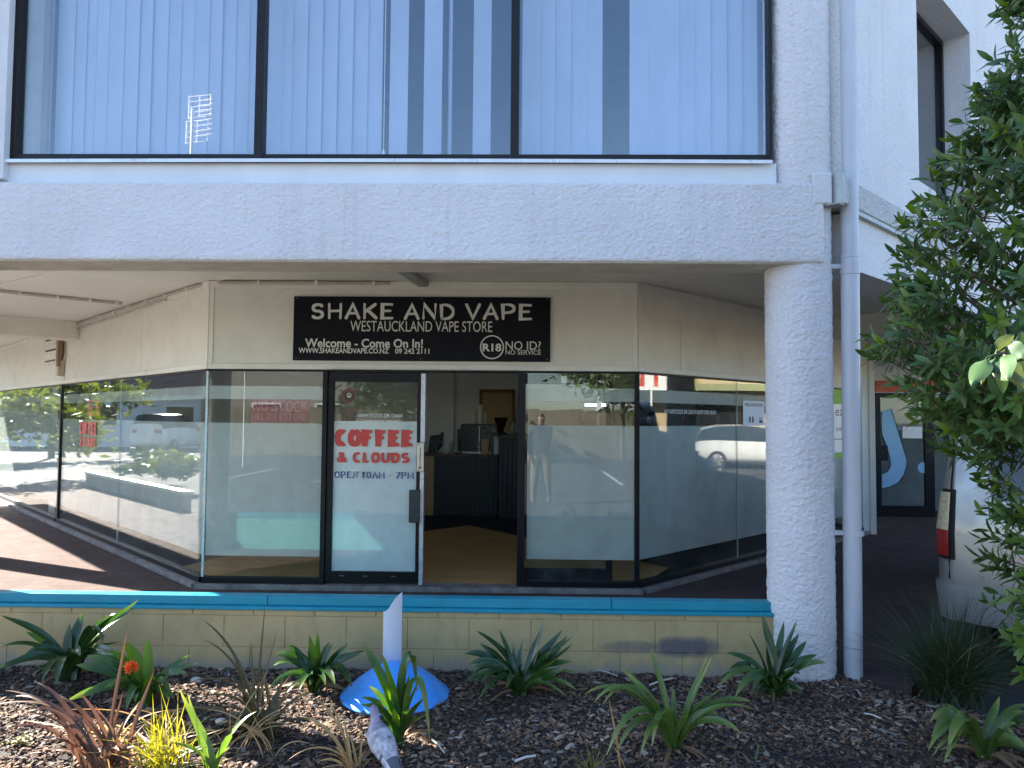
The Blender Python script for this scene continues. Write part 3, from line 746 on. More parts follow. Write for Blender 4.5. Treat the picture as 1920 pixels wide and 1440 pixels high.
# green and white notice board at the far end of the right wing
GREEN_P = M('green_print', (0.16, 0.42, 0.03), 0.5, 0.05)
u0, u1, z0, z1 = px_box(RW, 1552, 1612, 726, 858)
lb_ = thing('notice_board', RW((u0 + u1) / 2, 0.004, z0), 'green and white notice stuck on the glass behind the downpipe', 'notice')
zz = [z1, RW.hit(1578, 758)[1], RW.hit(1578, 822.5)[1], RW.hit(1578, 824)[1], RW.hit(1578, 848)[1], z0]
for k, mt in enumerate((GREEN_P, WHITE_P, MATS['dark_print'], WHITE_P, GREEN_P)):
    g = MB(); g.box((u0, 0.001, zz[k + 1] + 0.001), (u1, 0.0022, zz[k]), RW); g.build('printed_band', mt, lb_)
text('eas', RW, *px_box(RW, 1566, 1586, 768, 780), 0.003, MATS['dark_print'], lb_)
text('onsie', RW, *px_box(RW, 1567, 1582, 799, 808), 0.003, MATS['dark_print'], lb_)

# ------------------------------------------------------------------ low block wall
LWALL = thing('low_block_wall', (-0.99, 4.93, -0.1), 'low cream block wall with turquoise blue cap between the columns', 'wall')
def patch_block():
    mt, nt, N, L, out = _nt('cream_block_with_navy_smear')
    b = N.new('ShaderNodeBsdfPrincipled'); v = _coord(nt, rand=False)
    col = (0.40, 0.305, 0.15)
    c = _ramp(nt, _noise(nt, v, 6, 6), [(0.3, [x * 0.88 for x in col]), (0.7, [x * 1.08 for x in col])])
    c = _mix(nt, _ramp(nt, _noise(nt, _coord(nt, (3, 1, 0.8), rand=False), 5, 7, 0.7), [(0.55, 0.0), (0.8, 0.6)]), c, (0.21, 0.17, 0.105))
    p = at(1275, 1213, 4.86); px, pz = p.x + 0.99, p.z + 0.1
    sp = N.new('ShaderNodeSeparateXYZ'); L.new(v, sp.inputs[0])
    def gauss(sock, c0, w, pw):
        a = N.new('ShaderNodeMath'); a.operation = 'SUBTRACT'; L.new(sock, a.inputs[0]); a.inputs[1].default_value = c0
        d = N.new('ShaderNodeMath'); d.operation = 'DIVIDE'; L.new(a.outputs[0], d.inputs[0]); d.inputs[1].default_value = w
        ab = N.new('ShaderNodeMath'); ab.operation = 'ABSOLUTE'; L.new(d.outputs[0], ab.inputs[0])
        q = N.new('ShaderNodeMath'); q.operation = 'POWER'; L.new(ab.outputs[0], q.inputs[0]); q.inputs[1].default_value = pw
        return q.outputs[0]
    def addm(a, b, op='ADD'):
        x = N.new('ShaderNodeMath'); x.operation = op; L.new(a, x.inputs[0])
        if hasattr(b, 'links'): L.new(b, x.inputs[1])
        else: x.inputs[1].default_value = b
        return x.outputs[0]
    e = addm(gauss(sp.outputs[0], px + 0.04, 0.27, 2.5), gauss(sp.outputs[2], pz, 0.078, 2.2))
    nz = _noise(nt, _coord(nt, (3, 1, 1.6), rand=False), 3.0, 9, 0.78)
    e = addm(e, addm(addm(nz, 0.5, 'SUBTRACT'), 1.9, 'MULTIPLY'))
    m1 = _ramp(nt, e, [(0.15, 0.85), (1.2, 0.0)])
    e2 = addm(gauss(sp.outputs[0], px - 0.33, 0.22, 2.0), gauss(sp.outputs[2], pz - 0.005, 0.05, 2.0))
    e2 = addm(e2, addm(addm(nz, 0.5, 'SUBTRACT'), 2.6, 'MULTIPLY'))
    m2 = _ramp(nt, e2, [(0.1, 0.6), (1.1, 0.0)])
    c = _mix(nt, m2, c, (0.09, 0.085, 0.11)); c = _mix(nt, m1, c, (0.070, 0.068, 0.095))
    base = _ramp(nt, addm(sp.outputs[2], addm(addm(nz, 0.5, 'SUBTRACT'), 0.32, 'MULTIPLY')), [(0.06, 0.75), (0.13, 0.0)])
    c = _mix(nt, base, c, (0.24, 0.22, 0.19))
    L.new(c, b.inputs['Base Color']); b.inputs['Roughness'].default_value = 0.72; b.inputs['Specular IOR Level'].default_value = 0.3
    bn = N.new('ShaderNodeBump'); bn.inputs['Strength'].default_value = 0.4; bn.inputs['Distance'].default_value = 0.003
    L.new(_noise(nt, v, 120, 5), bn.inputs['Height']); L.new(bn.outputs[0], b.inputs['Normal']); L.new(b.outputs[0], out.inputs[0])
    return mt
BLOCKP = patch_block()
WX0, WX1 = -3.60, 1.60
g = MB(); g.box((WX0, 4.8665, -0.2), (WX1, 4.985, 0.315)); g.build('mortar_core', BLOCKP, LWALL)
j2 = at(1112, 1185, 4.86).x; jc = at(1052, 1150, 4.86).x
for z0, z1, jx, gapw in ((-0.12, 0.0750, jc - 0.02, 0.0013), (0.0800, 0.2765, j2, 0.0013), (0.281, 0.316, jc, 0.0045)):
    x = jx - 0.4 * math.ceil((jx - WX0) / 0.4)
    while x < WX1:
        a, b = max(x, WX0), min(x + 0.4, WX1)
        if b - a > 0.03:
            g = MB(); o = random.uniform(-0.001, 0.001)
            g.box((a + gapw, 4.860 + o, z0), (b - gapw, 4.90, z1)); g.build('cap_block' if z0 > 0.2 else 'block', BLOCKP, LWALL, bevel=0.003)
        x += 0.4
g = MB()
def _lip(u, v):
    x = WX0 + (WX1 - WX0) * u; pr = [(4.868, 0.3165), (4.850, 0.3165), (4.848, 0.320), (4.848, 0.335 ), (4.852, 0.3385), (4.893, 0.3385)]
    y, z = pr[int(round(v * 5))]
    w = 0.002 * noise.noise((x * 7, 1, 4))
    return (x, y + w, z + (0.5 * w - 0.004 * max(0, noise.noise((x * 25, 2, 7))) if v < 0.5 else w))
g.grid(_lip, 300, 5, smooth=False); g.build('blue_ledge', BLUE, LWALL)
for a, b in ((WX0, at(500, 1130, 4.88).x), (at(500, 1130, 4.88).x + 0.003, at(1147, 1135, 4.88).x), (at(1147, 1135, 4.88).x + 0.003, WX1 + 0.03)):
    g = MB(); g.box((a, 4.890, 0.339), (b, 4.985, 0.397)); g.build('cap_rail', BLUE, LWALL, bevel=0.005)
g = MB(); g.box((WX0, 4.986, -0.05), (WX1, 4.992, 0.338)); g.build('back_coat', TEAL, LWALL)

# second low wall closing the left side, with its planting behind
LW2 = thing('low_block_wall', (-5.8, 6.95, -0.1), 'low pale wall along the left side seen mirrored in the angled panes', 'wall')
SIDE = Frame(-3.95, 5.10, -1, 1, -1, -1)
g = MB(); g.box((0.1, -0.02, -0.12), (5.0, 0.12, 0.32), SIDE); g.build('wall_body', TEAL, LW2)
g = MB(); g.box((0.08, -0.04, 0.32), (5.02, 0.14, 0.38), SIDE); g.build('cap_rail', M('pale_cap', (0.55, 0.57, 0.56), 0.5), LW2, bevel=0.005)

# ------------------------------------------------------------------ downpipe
pb = on_z(1611, 1283, -0.07); PX, PY = pb.x, pb.y + 0.055
dp = thing('downpipe', (PX, PY, -0.1), 'white plastic downpipe standing beside the round column', 'downpipe')
g = MB(); g.tube([(PX - 0.012, PY, -0.13), (PX, PY, 2.55)], 0.0565, 24); g.build('pipe', PVC, dp)
g = MB(); g.tube([(PX, PY, 2.55), (PX, PY, 5.6)], 0.0555, 24); g.build('pipe', PVC, dp)
zc = at(1597, 500, PY).z
g = MB(); g.lathe([(0.0567, -0.055), (0.061, -0.053), (0.061, 0.045), (0.0585, 0.047), (0.0585, 0.0525), (0.061, 0.055), (0.061, 0.075), (0.0556, 0.077)], (PX, PY, zc), 28, smooth=False); g.build('collar', PVC, dp)
for yy in (500, 999):
    z = at(1600, yy, PY).z
    g = MB(); g.lathe([(0.0567, -0.015), (0.0625, -0.015), (0.0625, 0.015), (0.0567, 0.015)], (PX, PY, z), 28, smooth=False)
    g.box((PX - 0.17, PY - 0.012, z - 0.014), (PX - 0.055, PY + 0.02, z + 0.014)); g.box((PX - 0.19, PY + 0.021, z - 0.016), (PX - 0.15, PY + 0.12, z + 0.016)); g.build('bracket', PVC, dp)

# ------------------------------------------------------------------ vertical blinds upstairs
VANE = M_film('blind_fabric', (0.52, 0.57, 0.68), 0.15)
ub = lambda x: UF.hit(x, 150, -0.27)[0]
def blind(xs, label, extra=()):
    xm = ub(sum(xs) / len(xs))
    t = thing('vertical_blind', UF(xm, -0.27, 3.3), label, 'blind', 'vertical blinds in the upper windows')
    for k, x in enumerate(xs):
        u = ub(x); a = R(random.choice((3, 5, 6, 8, 13)) + random.uniform(-2, 2)) if x not in extra else R(72)
        g = MB(); w = 0.0635; ca, sa = math.cos(a), math.sin(a); n = 6
        pts = []
        for i in range(n + 1):
            s = -w + 2 * w * i / n; bow = 0.004 * (1 - (s / w) ** 2)
            pts.append((u + s * ca - bow * sa, -0.27 + s * sa + bow * ca))
        vs = [UF(p[0], p[1], z) for z in (3.325 + random.uniform(-.004, .004), 5.2) for p in pts]
        g.add(vs, [(i, i + 1, n + 2 + i, n + 1 + i) for i in range(n)], 0, True)
        g.build('vane', VANE, t, recalc=False)
    g = MB(); g.box((ub(min(xs)) - 0.1, -0.29, 5.2), (ub(max(xs)) + 0.1, -0.25, 5.24), UF); g.build('head_rail', METAL, t)
    return t
blind([122, 146, 163, 185, 215, 243, 269, 297, 322, 346, 374, 400, 425, 450, 475], 'closed pale vertical blind in the leftmost upper window')
b2 = blind([512, 531, 559, 588, 616, 645, 673, 700, 748, 812, 844, 904], 'pale vertical blind with dark gaps in the middle upper window', extra=(844,))
g = MB(); u = ub(722.5); g.tube([UF(u, -0.245, 3.38), UF(u, -0.245, 5.2)], 0.0025, 6); g.build('cord', WHITE_P, b2)
g = MB(); g.lathe([(0.0, 0), (0.009, 0.005), (0.011, 0.06), (0.004, 0.085), (0, 0.086)], UF(u, -0.245, 3.31), 10); g.build('cord_weight', WHITE_P, b2)
blind([996, 1023, 1053, 1082, 1112, 1198, 1227, 1256, 1286, 1315, 1345, 1374, 1402], 'pale vertical blind with one wide gap in the upper window nearest the downpipe')

# ------------------------------------------------------------------ under the overhang: conduits, batten light, vent
TANC = M('tan_conduit', (0.40, 0.35, 0.29), 0.5)
t = thing('conduit_run', LW(2.0, 0.05, 2.8), 'cream conduits clipped along the top of the angled left fascia', 'conduit')
g = MB(); g.tube([LW(4.8, 0.03, 2.846), LW(0.25, 0.03, 2.846), FR(-2.90, 0.03, 2.846), FR(-1.30, 0.03, 2.846)], 0.015, 8); g.build('pipe', TANC, t)
g = MB(); g.tube([LW(4.8, 0.03, 2.775), LW(1.1, 0.03, 2.80)], 0.011, 8); g.build('pipe', TANC, t)
for u in (0.5, 1.1, 1.7, 2.3, 2.9, 3.5): 
    g = MB(); g.box((u - .015, 0.017, 2.826), (u + .015, 0.047, 2.866), LW); g.build('clip', CREAM_T, t)
for u in (-2.55, -2.0, -1.45):
    g = MB(); g.box((u - .012, 0.017, 2.826), (u + .012, 0.047, 2.866), FR); g.build('clip', CREAM_T, t)
a, b = on_z(0, 546, 2.85), on_z(228, 569, 2.85)
t = thing('conduit_run', (a + b) / 2, 'straight cream conduit crossing the soffit at the left edge', 'conduit')
g = MB(); g.tube([a + (a - b) * 0.4, b], 0.018, 8); g.build('pipe', M('tan_conduit', (0.46, 0.41, 0.34), 0.5), t)
for f in (0.15, 0.45, 0.72, 0.95):
    p = a.lerp(b, f); g = MB(); g.box((p.x - .02, p.y - .02, p.z - .026), (p.x + .02, p.y + .02, p.z + .018)); g.build('clip', CREAM_T, t)
a, b = on_z(772, 516, 2.83), on_z(794, 532, 2.83); d = (b - a).normalized(); n2 = Vector((-d.y, d.x, 0))
t = thing('batten_light', b, 'unlit grey batten light on the soffit above the sign', 'light')
T = lambda u, w, z: b + d * u + n2 * w + Vector((0, 0, z))
g = MB(); g.prism([(-1.2, -.05), (0, -.05), (0, .05), (-1.2, .05)], -0.03, 0.025, T); g.build('tray', M('batten_grey', (0.30, 0.30, 0.28), 0.5), t, bevel=0.006)
g = MB(); g.box((-1.19, -0.075, 0.0255), (0.02, 0.075, 0.038), T); g.build('base_plate', CREAM_T, t)
# louvred vent box, plate and drop pipe at the far end of the angled left fascia
up = LW.hit(112, 640)[0]
t = thing('louvre_box', LW(up, 0.1, 2.1), 'small cream louvred vent box with brown plate under the cross beam', 'vent')
zt_, zb_ = LW.hit(100, 636)[1], LW.hit(100, 684)[1]
v0, v1 = LW.hit(102, 660, 0.12)[0], LW.hit(83, 660, 0.12)[0]
g = MB(); g.box((v0, 0.002, zb_), (v1, 0.10, zt_), LW); g.build('box', CREAM_T, t, bevel=0.004)
for k in range(5):
    z = zb_ + (zt_ - zb_) * (k + 0.5) / 5
    g = MB(); g.box((v0 + .02, 0.101, z - 0.012), (v1 - .02, 0.112, z + 0.010), LW); g.build('slat', BLACK if k % 2 == 0 else METAL, t)
g = MB(); g.box((v0 - 0.12, 0.06, zb_ - 0.06), (v0 - 0.02, 0.10, zt_ - 0.04), LW); g.build('brown_plate', M('brown_plate', (0.22, 0.12, 0.06), 0.6), t)
t = thing('drop_pipe', LW(up - 0.25, 0.05, 2.1), 'cream drop pipe with small junction box beside the louvred vent', 'pipe')
q = LW.hit(121, 650)[0]
g = MB(); g.tube([LW(q + 1.2, 0.5, 2.80), LW(q + 0.25, 0.12, 2.80), LW(q + 0.06, 0.06, 2.74), LW(q, 0.05, 2.62), LW(q, 0.05, 2.30)], 0.035, 10); g.build('pipe', TANC, t)
g = MB(); g.box((q - 0.08, 0.005, 2.14), (q + 0.06, 0.09, 2.36), LW); g.build('junction_box', M('tan_box', (0.44, 0.36, 0.28), 0.6), t, bevel=0.004)
g = MB(); g.tube([LW(q - 0.10, 0.02, 2.72), LW(q - 0.13, 0.02, 2.66), LW(q - 0.13, 0.02, 2.42), LW(q - 0.06, 0.02, 2.37)], 0.010, 8); g.build('cable', CREAM_T, t)

# ------------------------------------------------------------------ things in the shop
CTR = thing('counter', (-1.2, 12.2, 0), 'long black corrugated counter with dark wooden top inside the shop', 'counter')
BLKC = M('black_corrugated', (0.018, 0.019, 0.023), 0.45, 0.2)
DKW = M('dark_wood_top', (0.07, 0.035, 0.022), 0.4, 0.3, 4, stretch=(1, 8, 1))
cz_ = at(850, 851, 12).z
xa, xb, xc = at(797, 850, 12).x, at(814, 850, 12).x, at(933, 850, 12).x
def corr(name, x0, x1, y, z0, z1, par):
    g = MB(); n = max(8, int((x1 - x0) / 0.012))
    def f(u, v):
        x = x0 + (x1 - x0) * u; return (x, y - 0.008 * (0.5 + 0.5 * math.cos(2 * math.pi * x / 0.075)), z0 + (z1 - z0) * v)
    g.grid(f, n, 1); g.box((x0, y + 0.002, z0), (x1, y + 0.55, z1)); g.build(name, BLKC, par)
corr('front_panel', xb, xc, 12.0, 0.0, cz_ - 0.04, CTR)
g = MB(); g.box((xa - 0.9, 11.995, 0), (xb - 0.002, 12.5, cz_ - 0.04)); g.build('end_panel', M('plywood', (0.40, 0.26, 0.12), 0.6, 0.15, 4, stretch=(1, 1, 5)), CTR)
g = MB(); g.box((xa - 0.93, 11.96, cz_ - 0.04), (xc + 0.02, 12.6, cz_)); g.build('counter_top', DKW, CTR, bevel=0.004)
CT2 = thing('counter', (0.6, 12.0, 0), 'taller black corrugated bar at the right side of the doorway', 'counter')
x2 = at(936, 815, 11.7).x; z2 = at(950, 816, 11.7).z
corr('front_panel', x2, x2 + 1.6, 11.7, 0.0, z2 - 0.04, CT2)
g = MB(); g.box((x2 - 0.03, 11.66, z2 - 0.04), (x2 + 1.62, 12.3, z2)); g.build('counter_top', DKW, CT2, bevel=0.004)

NB = M('black_machine', (0.008, 0.009, 0.014), 0.3, 0.2)
a, b = at(863, 795, 12.2), at(932, 850, 12.2)
cm = thing('espresso_machine', ((a.x + b.x) / 2, 12.3, cz_), 'black espresso machine on the counter under stacked cups', 'machine')
g = MB(); g.plate([(a.x, cz_ + 0.03), (a.x, a.z - .02), (a.x + .03, a.z), (b.x - .06, a.z), (b.x, a.z - .07), (b.x + .02, cz_ + .26), (b.x - .05, cz_ + .26), (b.x - .06, cz_ + .03)], 12.2, 12.55, ID); g.build('body', NB, cm, bevel=0.01)
g = MB(); g.box((a.x - .05, 12.25, cz_ + .03), (a.x - .002, 12.5, a.z - .08)); g.build('side_tank', NB, cm, bevel=0.006)
g = MB(); g.box((a.x + .31, 12.185, cz_ + .04), (a.x + .325, 12.198, a.z - .03)); g.build('trim_bar', GALV, cm)
g = MB(); g.box((a.x + .05, 12.17, cz_ + .002), (b.x - .1, 12.5, cz_ + .03)); g.build('drip_tray', GALV, cm)
g = MB(); g.tube([(b.x + .02, 12.2, cz_ + .36), (b.x + .14, 12.16, cz_ + .33)], 0.018, 8); g.build('portafilter', NB, cm)
CUPM = M('paper_cup', (0.68, 0.64, 0.54), 0.6, 0.03)
for k, (x, y0, y1, lb) in enumerate(((888, 774, 795, 'left short stack of white paper cups on the espresso machine'), (894, 764, 795, 'second stack of white paper cups on the espresso machine'), (901, 759, 795, 'tallest stack of white paper cups on the espresso machine'), (909, 774, 795, 'thin stack of white paper cups at the right of the espresso machine'))):
    p = at(x, y1, 12.35); h = at(x, y0, 12.35).z - a.z; r0 = 0.036 if k != 3 else 0.024
    t = thing('cup_stack', (p.x, 12.35 + (k % 2) * .05, a.z), lb, 'cups', 'paper cup stacks')
    prof = [(0.0, 0.0), (r0, 0.0)]
    nc = max(3, int(h / 0.022))
    for i in range(nc): prof += [(r0 * (1 - .12 * i / nc) + .003, h * (i + .02) / nc), (r0 * (1 - .12 * i / nc) - .001, h * (i + .9) / nc)]
    prof += [(r0 * .72, h), (0, h)]
    g = MB(); g.lathe(prof, (p.x, 12.35 + (k % 2) * .05, a.z), 18, smooth=False); g.build('cups', CUPM, t)
p = at(939, 814, 12.0)
gr = thing('coffee_grinder', (p.x, 12.0, z2), 'dark coffee grinder with cone hopper on the taller bar', 'grinder')
g = MB(); g.lathe([(0.0, .28), (.115, .28), (.118, .27), (.105, .25), (.055, .10), (.05, .08)], (p.x, 12.0, z2), 20); g.build('hopper', M('smoked_hopper', (0.03, 0.018, 0.014), 0.25), gr)
g = MB(); g.lathe([(0, 0), (.075, 0), (.075, .03), (.045, .05), (.05, .10), (0, .10)], (p.x, 12.0, z2), 16); g.build('body', NB, gr)
p = at(962, 816, 11.9)
gr = thing('syrup_jar', (p.x, 11.9, z2), 'clear jar with dark lid on the taller bar', 'jar')
g = MB(); g.lathe([(0, 0), (.05, 0), (.05, .11), (.02, .17), (.02, .2)], (p.x, 11.9, z2), 16); g.build('jar_body', M('cloudy_jar', (0.22, 0.20, 0.15), 0.2), gr)
g = MB(); g.lathe([(.0, .2), (.035, .2), (.035, .235), (0, .235)], (p.x, 11.9, z2), 14, smooth=False); g.build('lid', NB, gr)
p0, p1 = at(902, 822, 11.97), at(917, 851, 11.97)
t = thing('paper_bag', ((p0.x + p1.x) / 2, 12.0, cz_), 'brown paper bag standing on the counter', 'bag')
g = MB(); g.plate([(p0.x + .01, cz_), (p1.x - .01, cz_), (p1.x, p0.z - .01), (p1.x - .03, p0.z), (p0.x + .05, p0.z - .008), (p0.x, p0.z - .004)], 11.97, 12.05, ID); g.build('bag_body', M('kraft_paper', (0.40, 0.26, 0.14), 0.8, 0.1, 12), t, bevel=0.004)
p0, p1 = at(926, 818, 11.98), at(934, 852, 11.98)
t = thing('milk_carton', ((p0.x + p1.x) / 2, 12.0, cz_), 'white carton beside the paper bag on the counter', 'carton')
g = MB(); zr = p0.z - .05; g.box((p0.x, 11.98, cz_), (p1.x, 12.05, zr)); g.add([(p0.x, 11.98, zr), (p1.x, 11.98, zr), (p1.x, 12.05, zr), (p0.x, 12.05, zr), (p0.x, 12.015, p0.z), (p1.x, 12.015, p0.z)], [(0, 1, 5, 4), (2, 3, 4, 5), (1, 2, 5), (3, 0, 4)]); g.build('carton_body', M('carton_white', (0.62, 0.63, 0.62), 0.5), t)
p0, p1 = at(802, 812, 12.0), at(831, 846, 12.0)
t = thing('till_screen', ((p0.x + p1.x) / 2, 12.05, cz_), 'dark till screen tilted on the counter beside the sliding door', 'till')
g = MB(); g.plate([(p0.x, cz_ + .01), (p0.x + .04, p0.z - .04), (p1.x - .05, p0.z - .02), (p1.x - .03, p0.z + .03), (p1.x, p0.z), (p1.x - .02, cz_ + .12), (p0.x + .14, cz_ + .01)], 12.0, 12.1, ID); g.build('screen', NB, t, bevel=0.004)
for k, (x, y0, y1, w, c, lb) in enumerate(((833, 829, 851, .03, (0.5, 0.45, 0.38), 'pale tub on the counter beside the till'), (847, 827, 851, .035, (0.33, 0.28, 0.20), 'tan canister on the counter left of the espresso machine'), (837, 835, 853, .012, (0.75, 0.7, 0.66), 'small white bottle at the counter edge'), (868, 845, 852, .008, (0.75, 0.72, 0.66), 'tiny white shot glass at the counter edge'), (899, 846, 854, .008, (0.75, 0.7, 0.5), 'tiny cream bottle in front of the paper bag'))):
    p = at(x, y1, 11.99); h = at(x, y0, 11.99).z - cz_
    t = thing('counter_container', (p.x, 11.99 + .04 * (k < 2), cz_), lb, 'container')
    g = MB(); g.lathe([(0, 0), (w, 0), (w * 1.05, h * .75), (w * .6, h * .85), (w * .6, h), (0, h)], (p.x, 11.99 + .04 * (k < 2), cz_), 14); g.build('container_body', M('tub%d' % k, c, 0.5), t)
# bar stool
p = on_z(955, 966, 0.0); s0 = at(955, 868, p.y).z
st = thing('bar_stool', (p.x, p.y, 0), 'black bar stool on a chrome post in the doorway', 'stool')
CHR = M('chrome', (0.7, 0.7, 0.72), 0.15, 0.05, metal=1.0)
g = MB(); g.lathe([(0, 0), (.2, 0), (.2, .012), (.06, .03), (.03, .06), (.03, .07)], (p.x, p.y, 0), 24); g.build('base', NB, st)
g = MB(); g.lathe([(.025, .06), (.025, .35), (.018, .36), (.018, s0 - .03)], (p.x, p.y, 0), 14); g.build('post', CHR, st)
g = MB(); g.tube([(p.x + .16 * math.cos(k * R(20)), p.y + .16 * math.sin(k * R(20)), .33) for k in range(-2, 12)], 0.01, 8); g.build('foot_ring', CHR, st)
g = MB(); g.lathe([(0, -.03), (.19, -.02), (.21, .02), (.19, .05), (0, .055)], (p.x, p.y, s0), 24); g.build('seat', NB, st)
g = MB(); g.grid(lambda u, v: (p.x + .2 * math.cos(R(-10 + 200 * u)), p.y + .2 * math.sin(R(-10 + 200 * u)), s0 + .04 + .13 * v * math.sin(math.pi * u) ** .5), 14, 3); g.build('backrest', NB, st)
# drinks fridge and bottle shelf seen above the frosted band
a, b = at(1090, 752, 12.6), at(1146, 800, 12.6)
t = thing('drinks_fridge', ((a.x + b.x) / 2, 12.8, 0), 'tall drinks fridge with pale lit header behind the right pane', 'fridge')
g = MB(); g.box((a.x, 12.62, 0.0), (b.x, 13.2, a.z)); g.build('cabinet', NB, t, bevel=0.01)
g = MB(); g.box((a.x + .04, 12.612, .2), (b.x - .04, 12.619, a.z - .12)); g.build('glass_door', M('fridge_glass', (0.10, 0.16, 0.24), 0.1), t)
g = MB(); g.box((a.x + .06, 12.61, a.z - .09), (a.x + .06 + (b.x - a.x) * .4, 12.619, a.z - .04)); g.box((a.x + (b.x - a.x) * .68, 12.61, a.z - .09), (b.x - .05, 12.619, a.z - .04)); g.build('lit_header', M_emit('header_light', (0.75, 0.88, 1.0), 0.35), t)
for z in (0.6, 0.95, 1.3): 
    g = MB(); g.box((a.x + .05, 12.604, z), (b.x - .05, 12.611, z + .015)); g.build('shelf', GALV, t)
t = thing('display_shelf', (3.0, 12.9, 0), 'dark display shelf seen through the angled right pane', 'shelf')
g = MB(); g.box((1.9, 13.0, 0), (4.6, 13.3, 2.0)); g.build('shelf_back', M('dark_shelf', (0.05, 0.04, 0.035), 0.6), t)
for z in (1.2, 1.5, 1.8):
    g = MB(); g.box((1.9, 12.75, z - .03), (4.6, 12.998, z)); g.build('shelf_board', MATS['dark_shelf'], t)
BOTC = [M('bottle_a', (0.35, 0.33, 0.28), 0.4), M('bottle_b', (0.20, 0.24, 0.28), 0.4), M('bottle_c', (0.30, 0.12, 0.08), 0.4), M('bottle_d', (0.12, 0.20, 0.12), 0.4)]
k = 0
for z in (1.2, 1.5, 1.8):
    for x in np.arange(2.1, 4.5, 0.30):
        g = MB(); g.lathe([(0, 0), (.035, 0), (.037, .1), (.015, .14), (.015, .18), (0, .18)], (0, 0, 0), 10)
        o = g.build('shelf_bottle', BOTC[k % 4], None, label='small bottle standing on the dark display shelf', cat='bottle', group='bottles on the display shelf', loc=(x + random.uniform(-.06, .06), 12.85, z)); k += 1

# ------------------------------------------------------------------ neighbouring shop at the right
g = MB(); g.box((4.90, 10.68, -0.05), (4.98, 12.68, 2.87)); part(g, 'recess_wall', CREAM)
g = MB(); g.box((5.302, -0.05, 0.014), (5.47, 0.0, 2.018), RW); part(g, 'pale_end_panel', M('pale_aqua_panel', (0.40, 0.58, 0.64), 0.3))
g = MB(); g.box((5.352, -0.05, 2.022), (5.47, 0.012, 2.87), RW); part(g, 'fascia_end', CREAM)
yd = 12.68
dl, drr = at(1637, 965, yd).x, at(1752, 965, yd).x
g = MB(); g.box((4.84, yd, 2.03), (12.5, yd + .1, 2.87)); part(g, 'neighbour_fascia', SMOOTH_W)
g = MB(); g.box((at(1640, 726, yd).x, yd - .03, at(1650, 735, yd).z), (at(1790, 726, yd).x, yd - .002, at(1650, 714, yd).z)); part(g, 'orange_strip', M('orange_sign', (0.55, 0.10, 0.02), 0.5, 0.25, 6))
g = MB(); g.box((4.94, yd + .02, 0), (dl - .02, yd + .06, 2.03)); part(g, 'recess_panel', SMOOTH_W)
nd = link('neighbour_door', None, BLD, label='black framed glass door with large pale blue curved mark')
zt_ = at(1690, 737, yd).z
xs = [at(x, 900, yd).x for x in (1637, 1652, 1734, 1752)]
g = MB(); g.box((xs[0], yd - .02, -0.03), (xs[1], yd + .03, zt_)); g.box((xs[2], yd - .02, -0.03), (xs[3], yd + .03, zt_)); g.box((xs[1], yd - .019, -0.03), (xs[2], yd + .029, at(1690, 948, yd).z)); g.box((xs[1], yd - .019, at(1690, 745, yd).z), (xs[2], yd + .029, zt_))
g.build('frame', BLACK, nd, bevel=0.004)
g = MB(); g.box((xs[1], yd, at(1690, 948, yd).z), (xs[2], yd + .008, at(1690, 745, yd).z)); g.build('pane', GLASS, nd)
NF = Frame(0, yd, 1, 0, 0, -1)
def nf(x, y): p = at(x, y, yd - .004); return (p.x, p.z)
JB = M('pale_blue_print', (0.26, 0.50, 0.70), 0.45, 0.05)
outer = [nf(1671, 766), nf(1680, 795), nf(1692, 835), nf(1699, 858), nf(1700, 872), nf(1695, 890), nf(1684, 905), nf(1668, 913), nf(1654, 916)]
inner = [nf(1653, 772), nf(1653, 812), nf(1664, 842), nf(1669, 862), nf(1670, 870), nf(1668, 878), nf(1664, 884), nf(1659, 887), nf(1654, 888)]
g = MB(); n = len(outer); g.add([NF(p[0], .005, p[1]) for p in outer] + [NF(p[0], .005, p[1]) for p in inner], [(i, i + 1, n + i + 1, n + i) for i in range(n - 1)]); g.build('curved_mark', JB, nd)
g = MB()
for path in (outer, inner): g.tube([NF(p[0], .006, p[1]) for p in path], 0.006, 6)
g.build('mark_outline', BLACK, nd)
c = nf(1731, 877); g = MB(); g.add([NF(min(c[0] + .09 * math.cos(k * R(15)), xs[2] - .002), .005, c[1] + .09 * math.sin(k * R(15))) for k in range(24)], [tuple(range(24))]); g.build('round_mark', JB, nd)
g = MB(); a, b = nf(1632, 835), nf(1662, 863); g.box((a[0], -0.0, b[1]), (b[0], .09, a[1]), lambda u, d, z: NF(u, .02 + d * .5, z)); g.build('pull_handle', BLACK, nd, bevel=0.006)
g = MB(); a, b = nf(1692, 800), nf(1729, 822); g.box((a[0], .004, b[1]), (b[0], .006, a[1]), NF); g.build('paper_notice', WHITE_P, nd)
for x0, x1 in ((xs[3] + .01, xs[3] + 1.5), (xs[3] + 1.51, 12.0)):
    g = MB(); g.box((x0, yd, 0.02), (x1, yd + .01, 2.03)); part(g, 'neighbour_pane', GLASS)
g = MB(); g.box((4.94, yd + 0.9, -0.05), (12.5, yd + 1.0, 2.87)); part(g, 'neighbour_backing', M('neighbour_grey', (0.16, 0.17, 0.18), 0.7))
p = at(1640, 624, 10.9); t = thing('alarm_box', (p.x, 10.9, p.z - .08), 'small white alarm box with red light above the far door', 'alarm')
g = MB(); g.box((p.x - .18, 10.9, p.z - .12), (p.x + .0, 10.96, p.z + .12)); g.build('box', CREAM_T, t, bevel=0.006)
g = MB(); g.box((p.x + .002, 10.9, p.z - .04), (p.x + .08, 10.96, p.z + .04)); g.build('red_lens', M('red_lens', (0.5, 0.01, 0.01), 0.3), t, bevel=0.006)
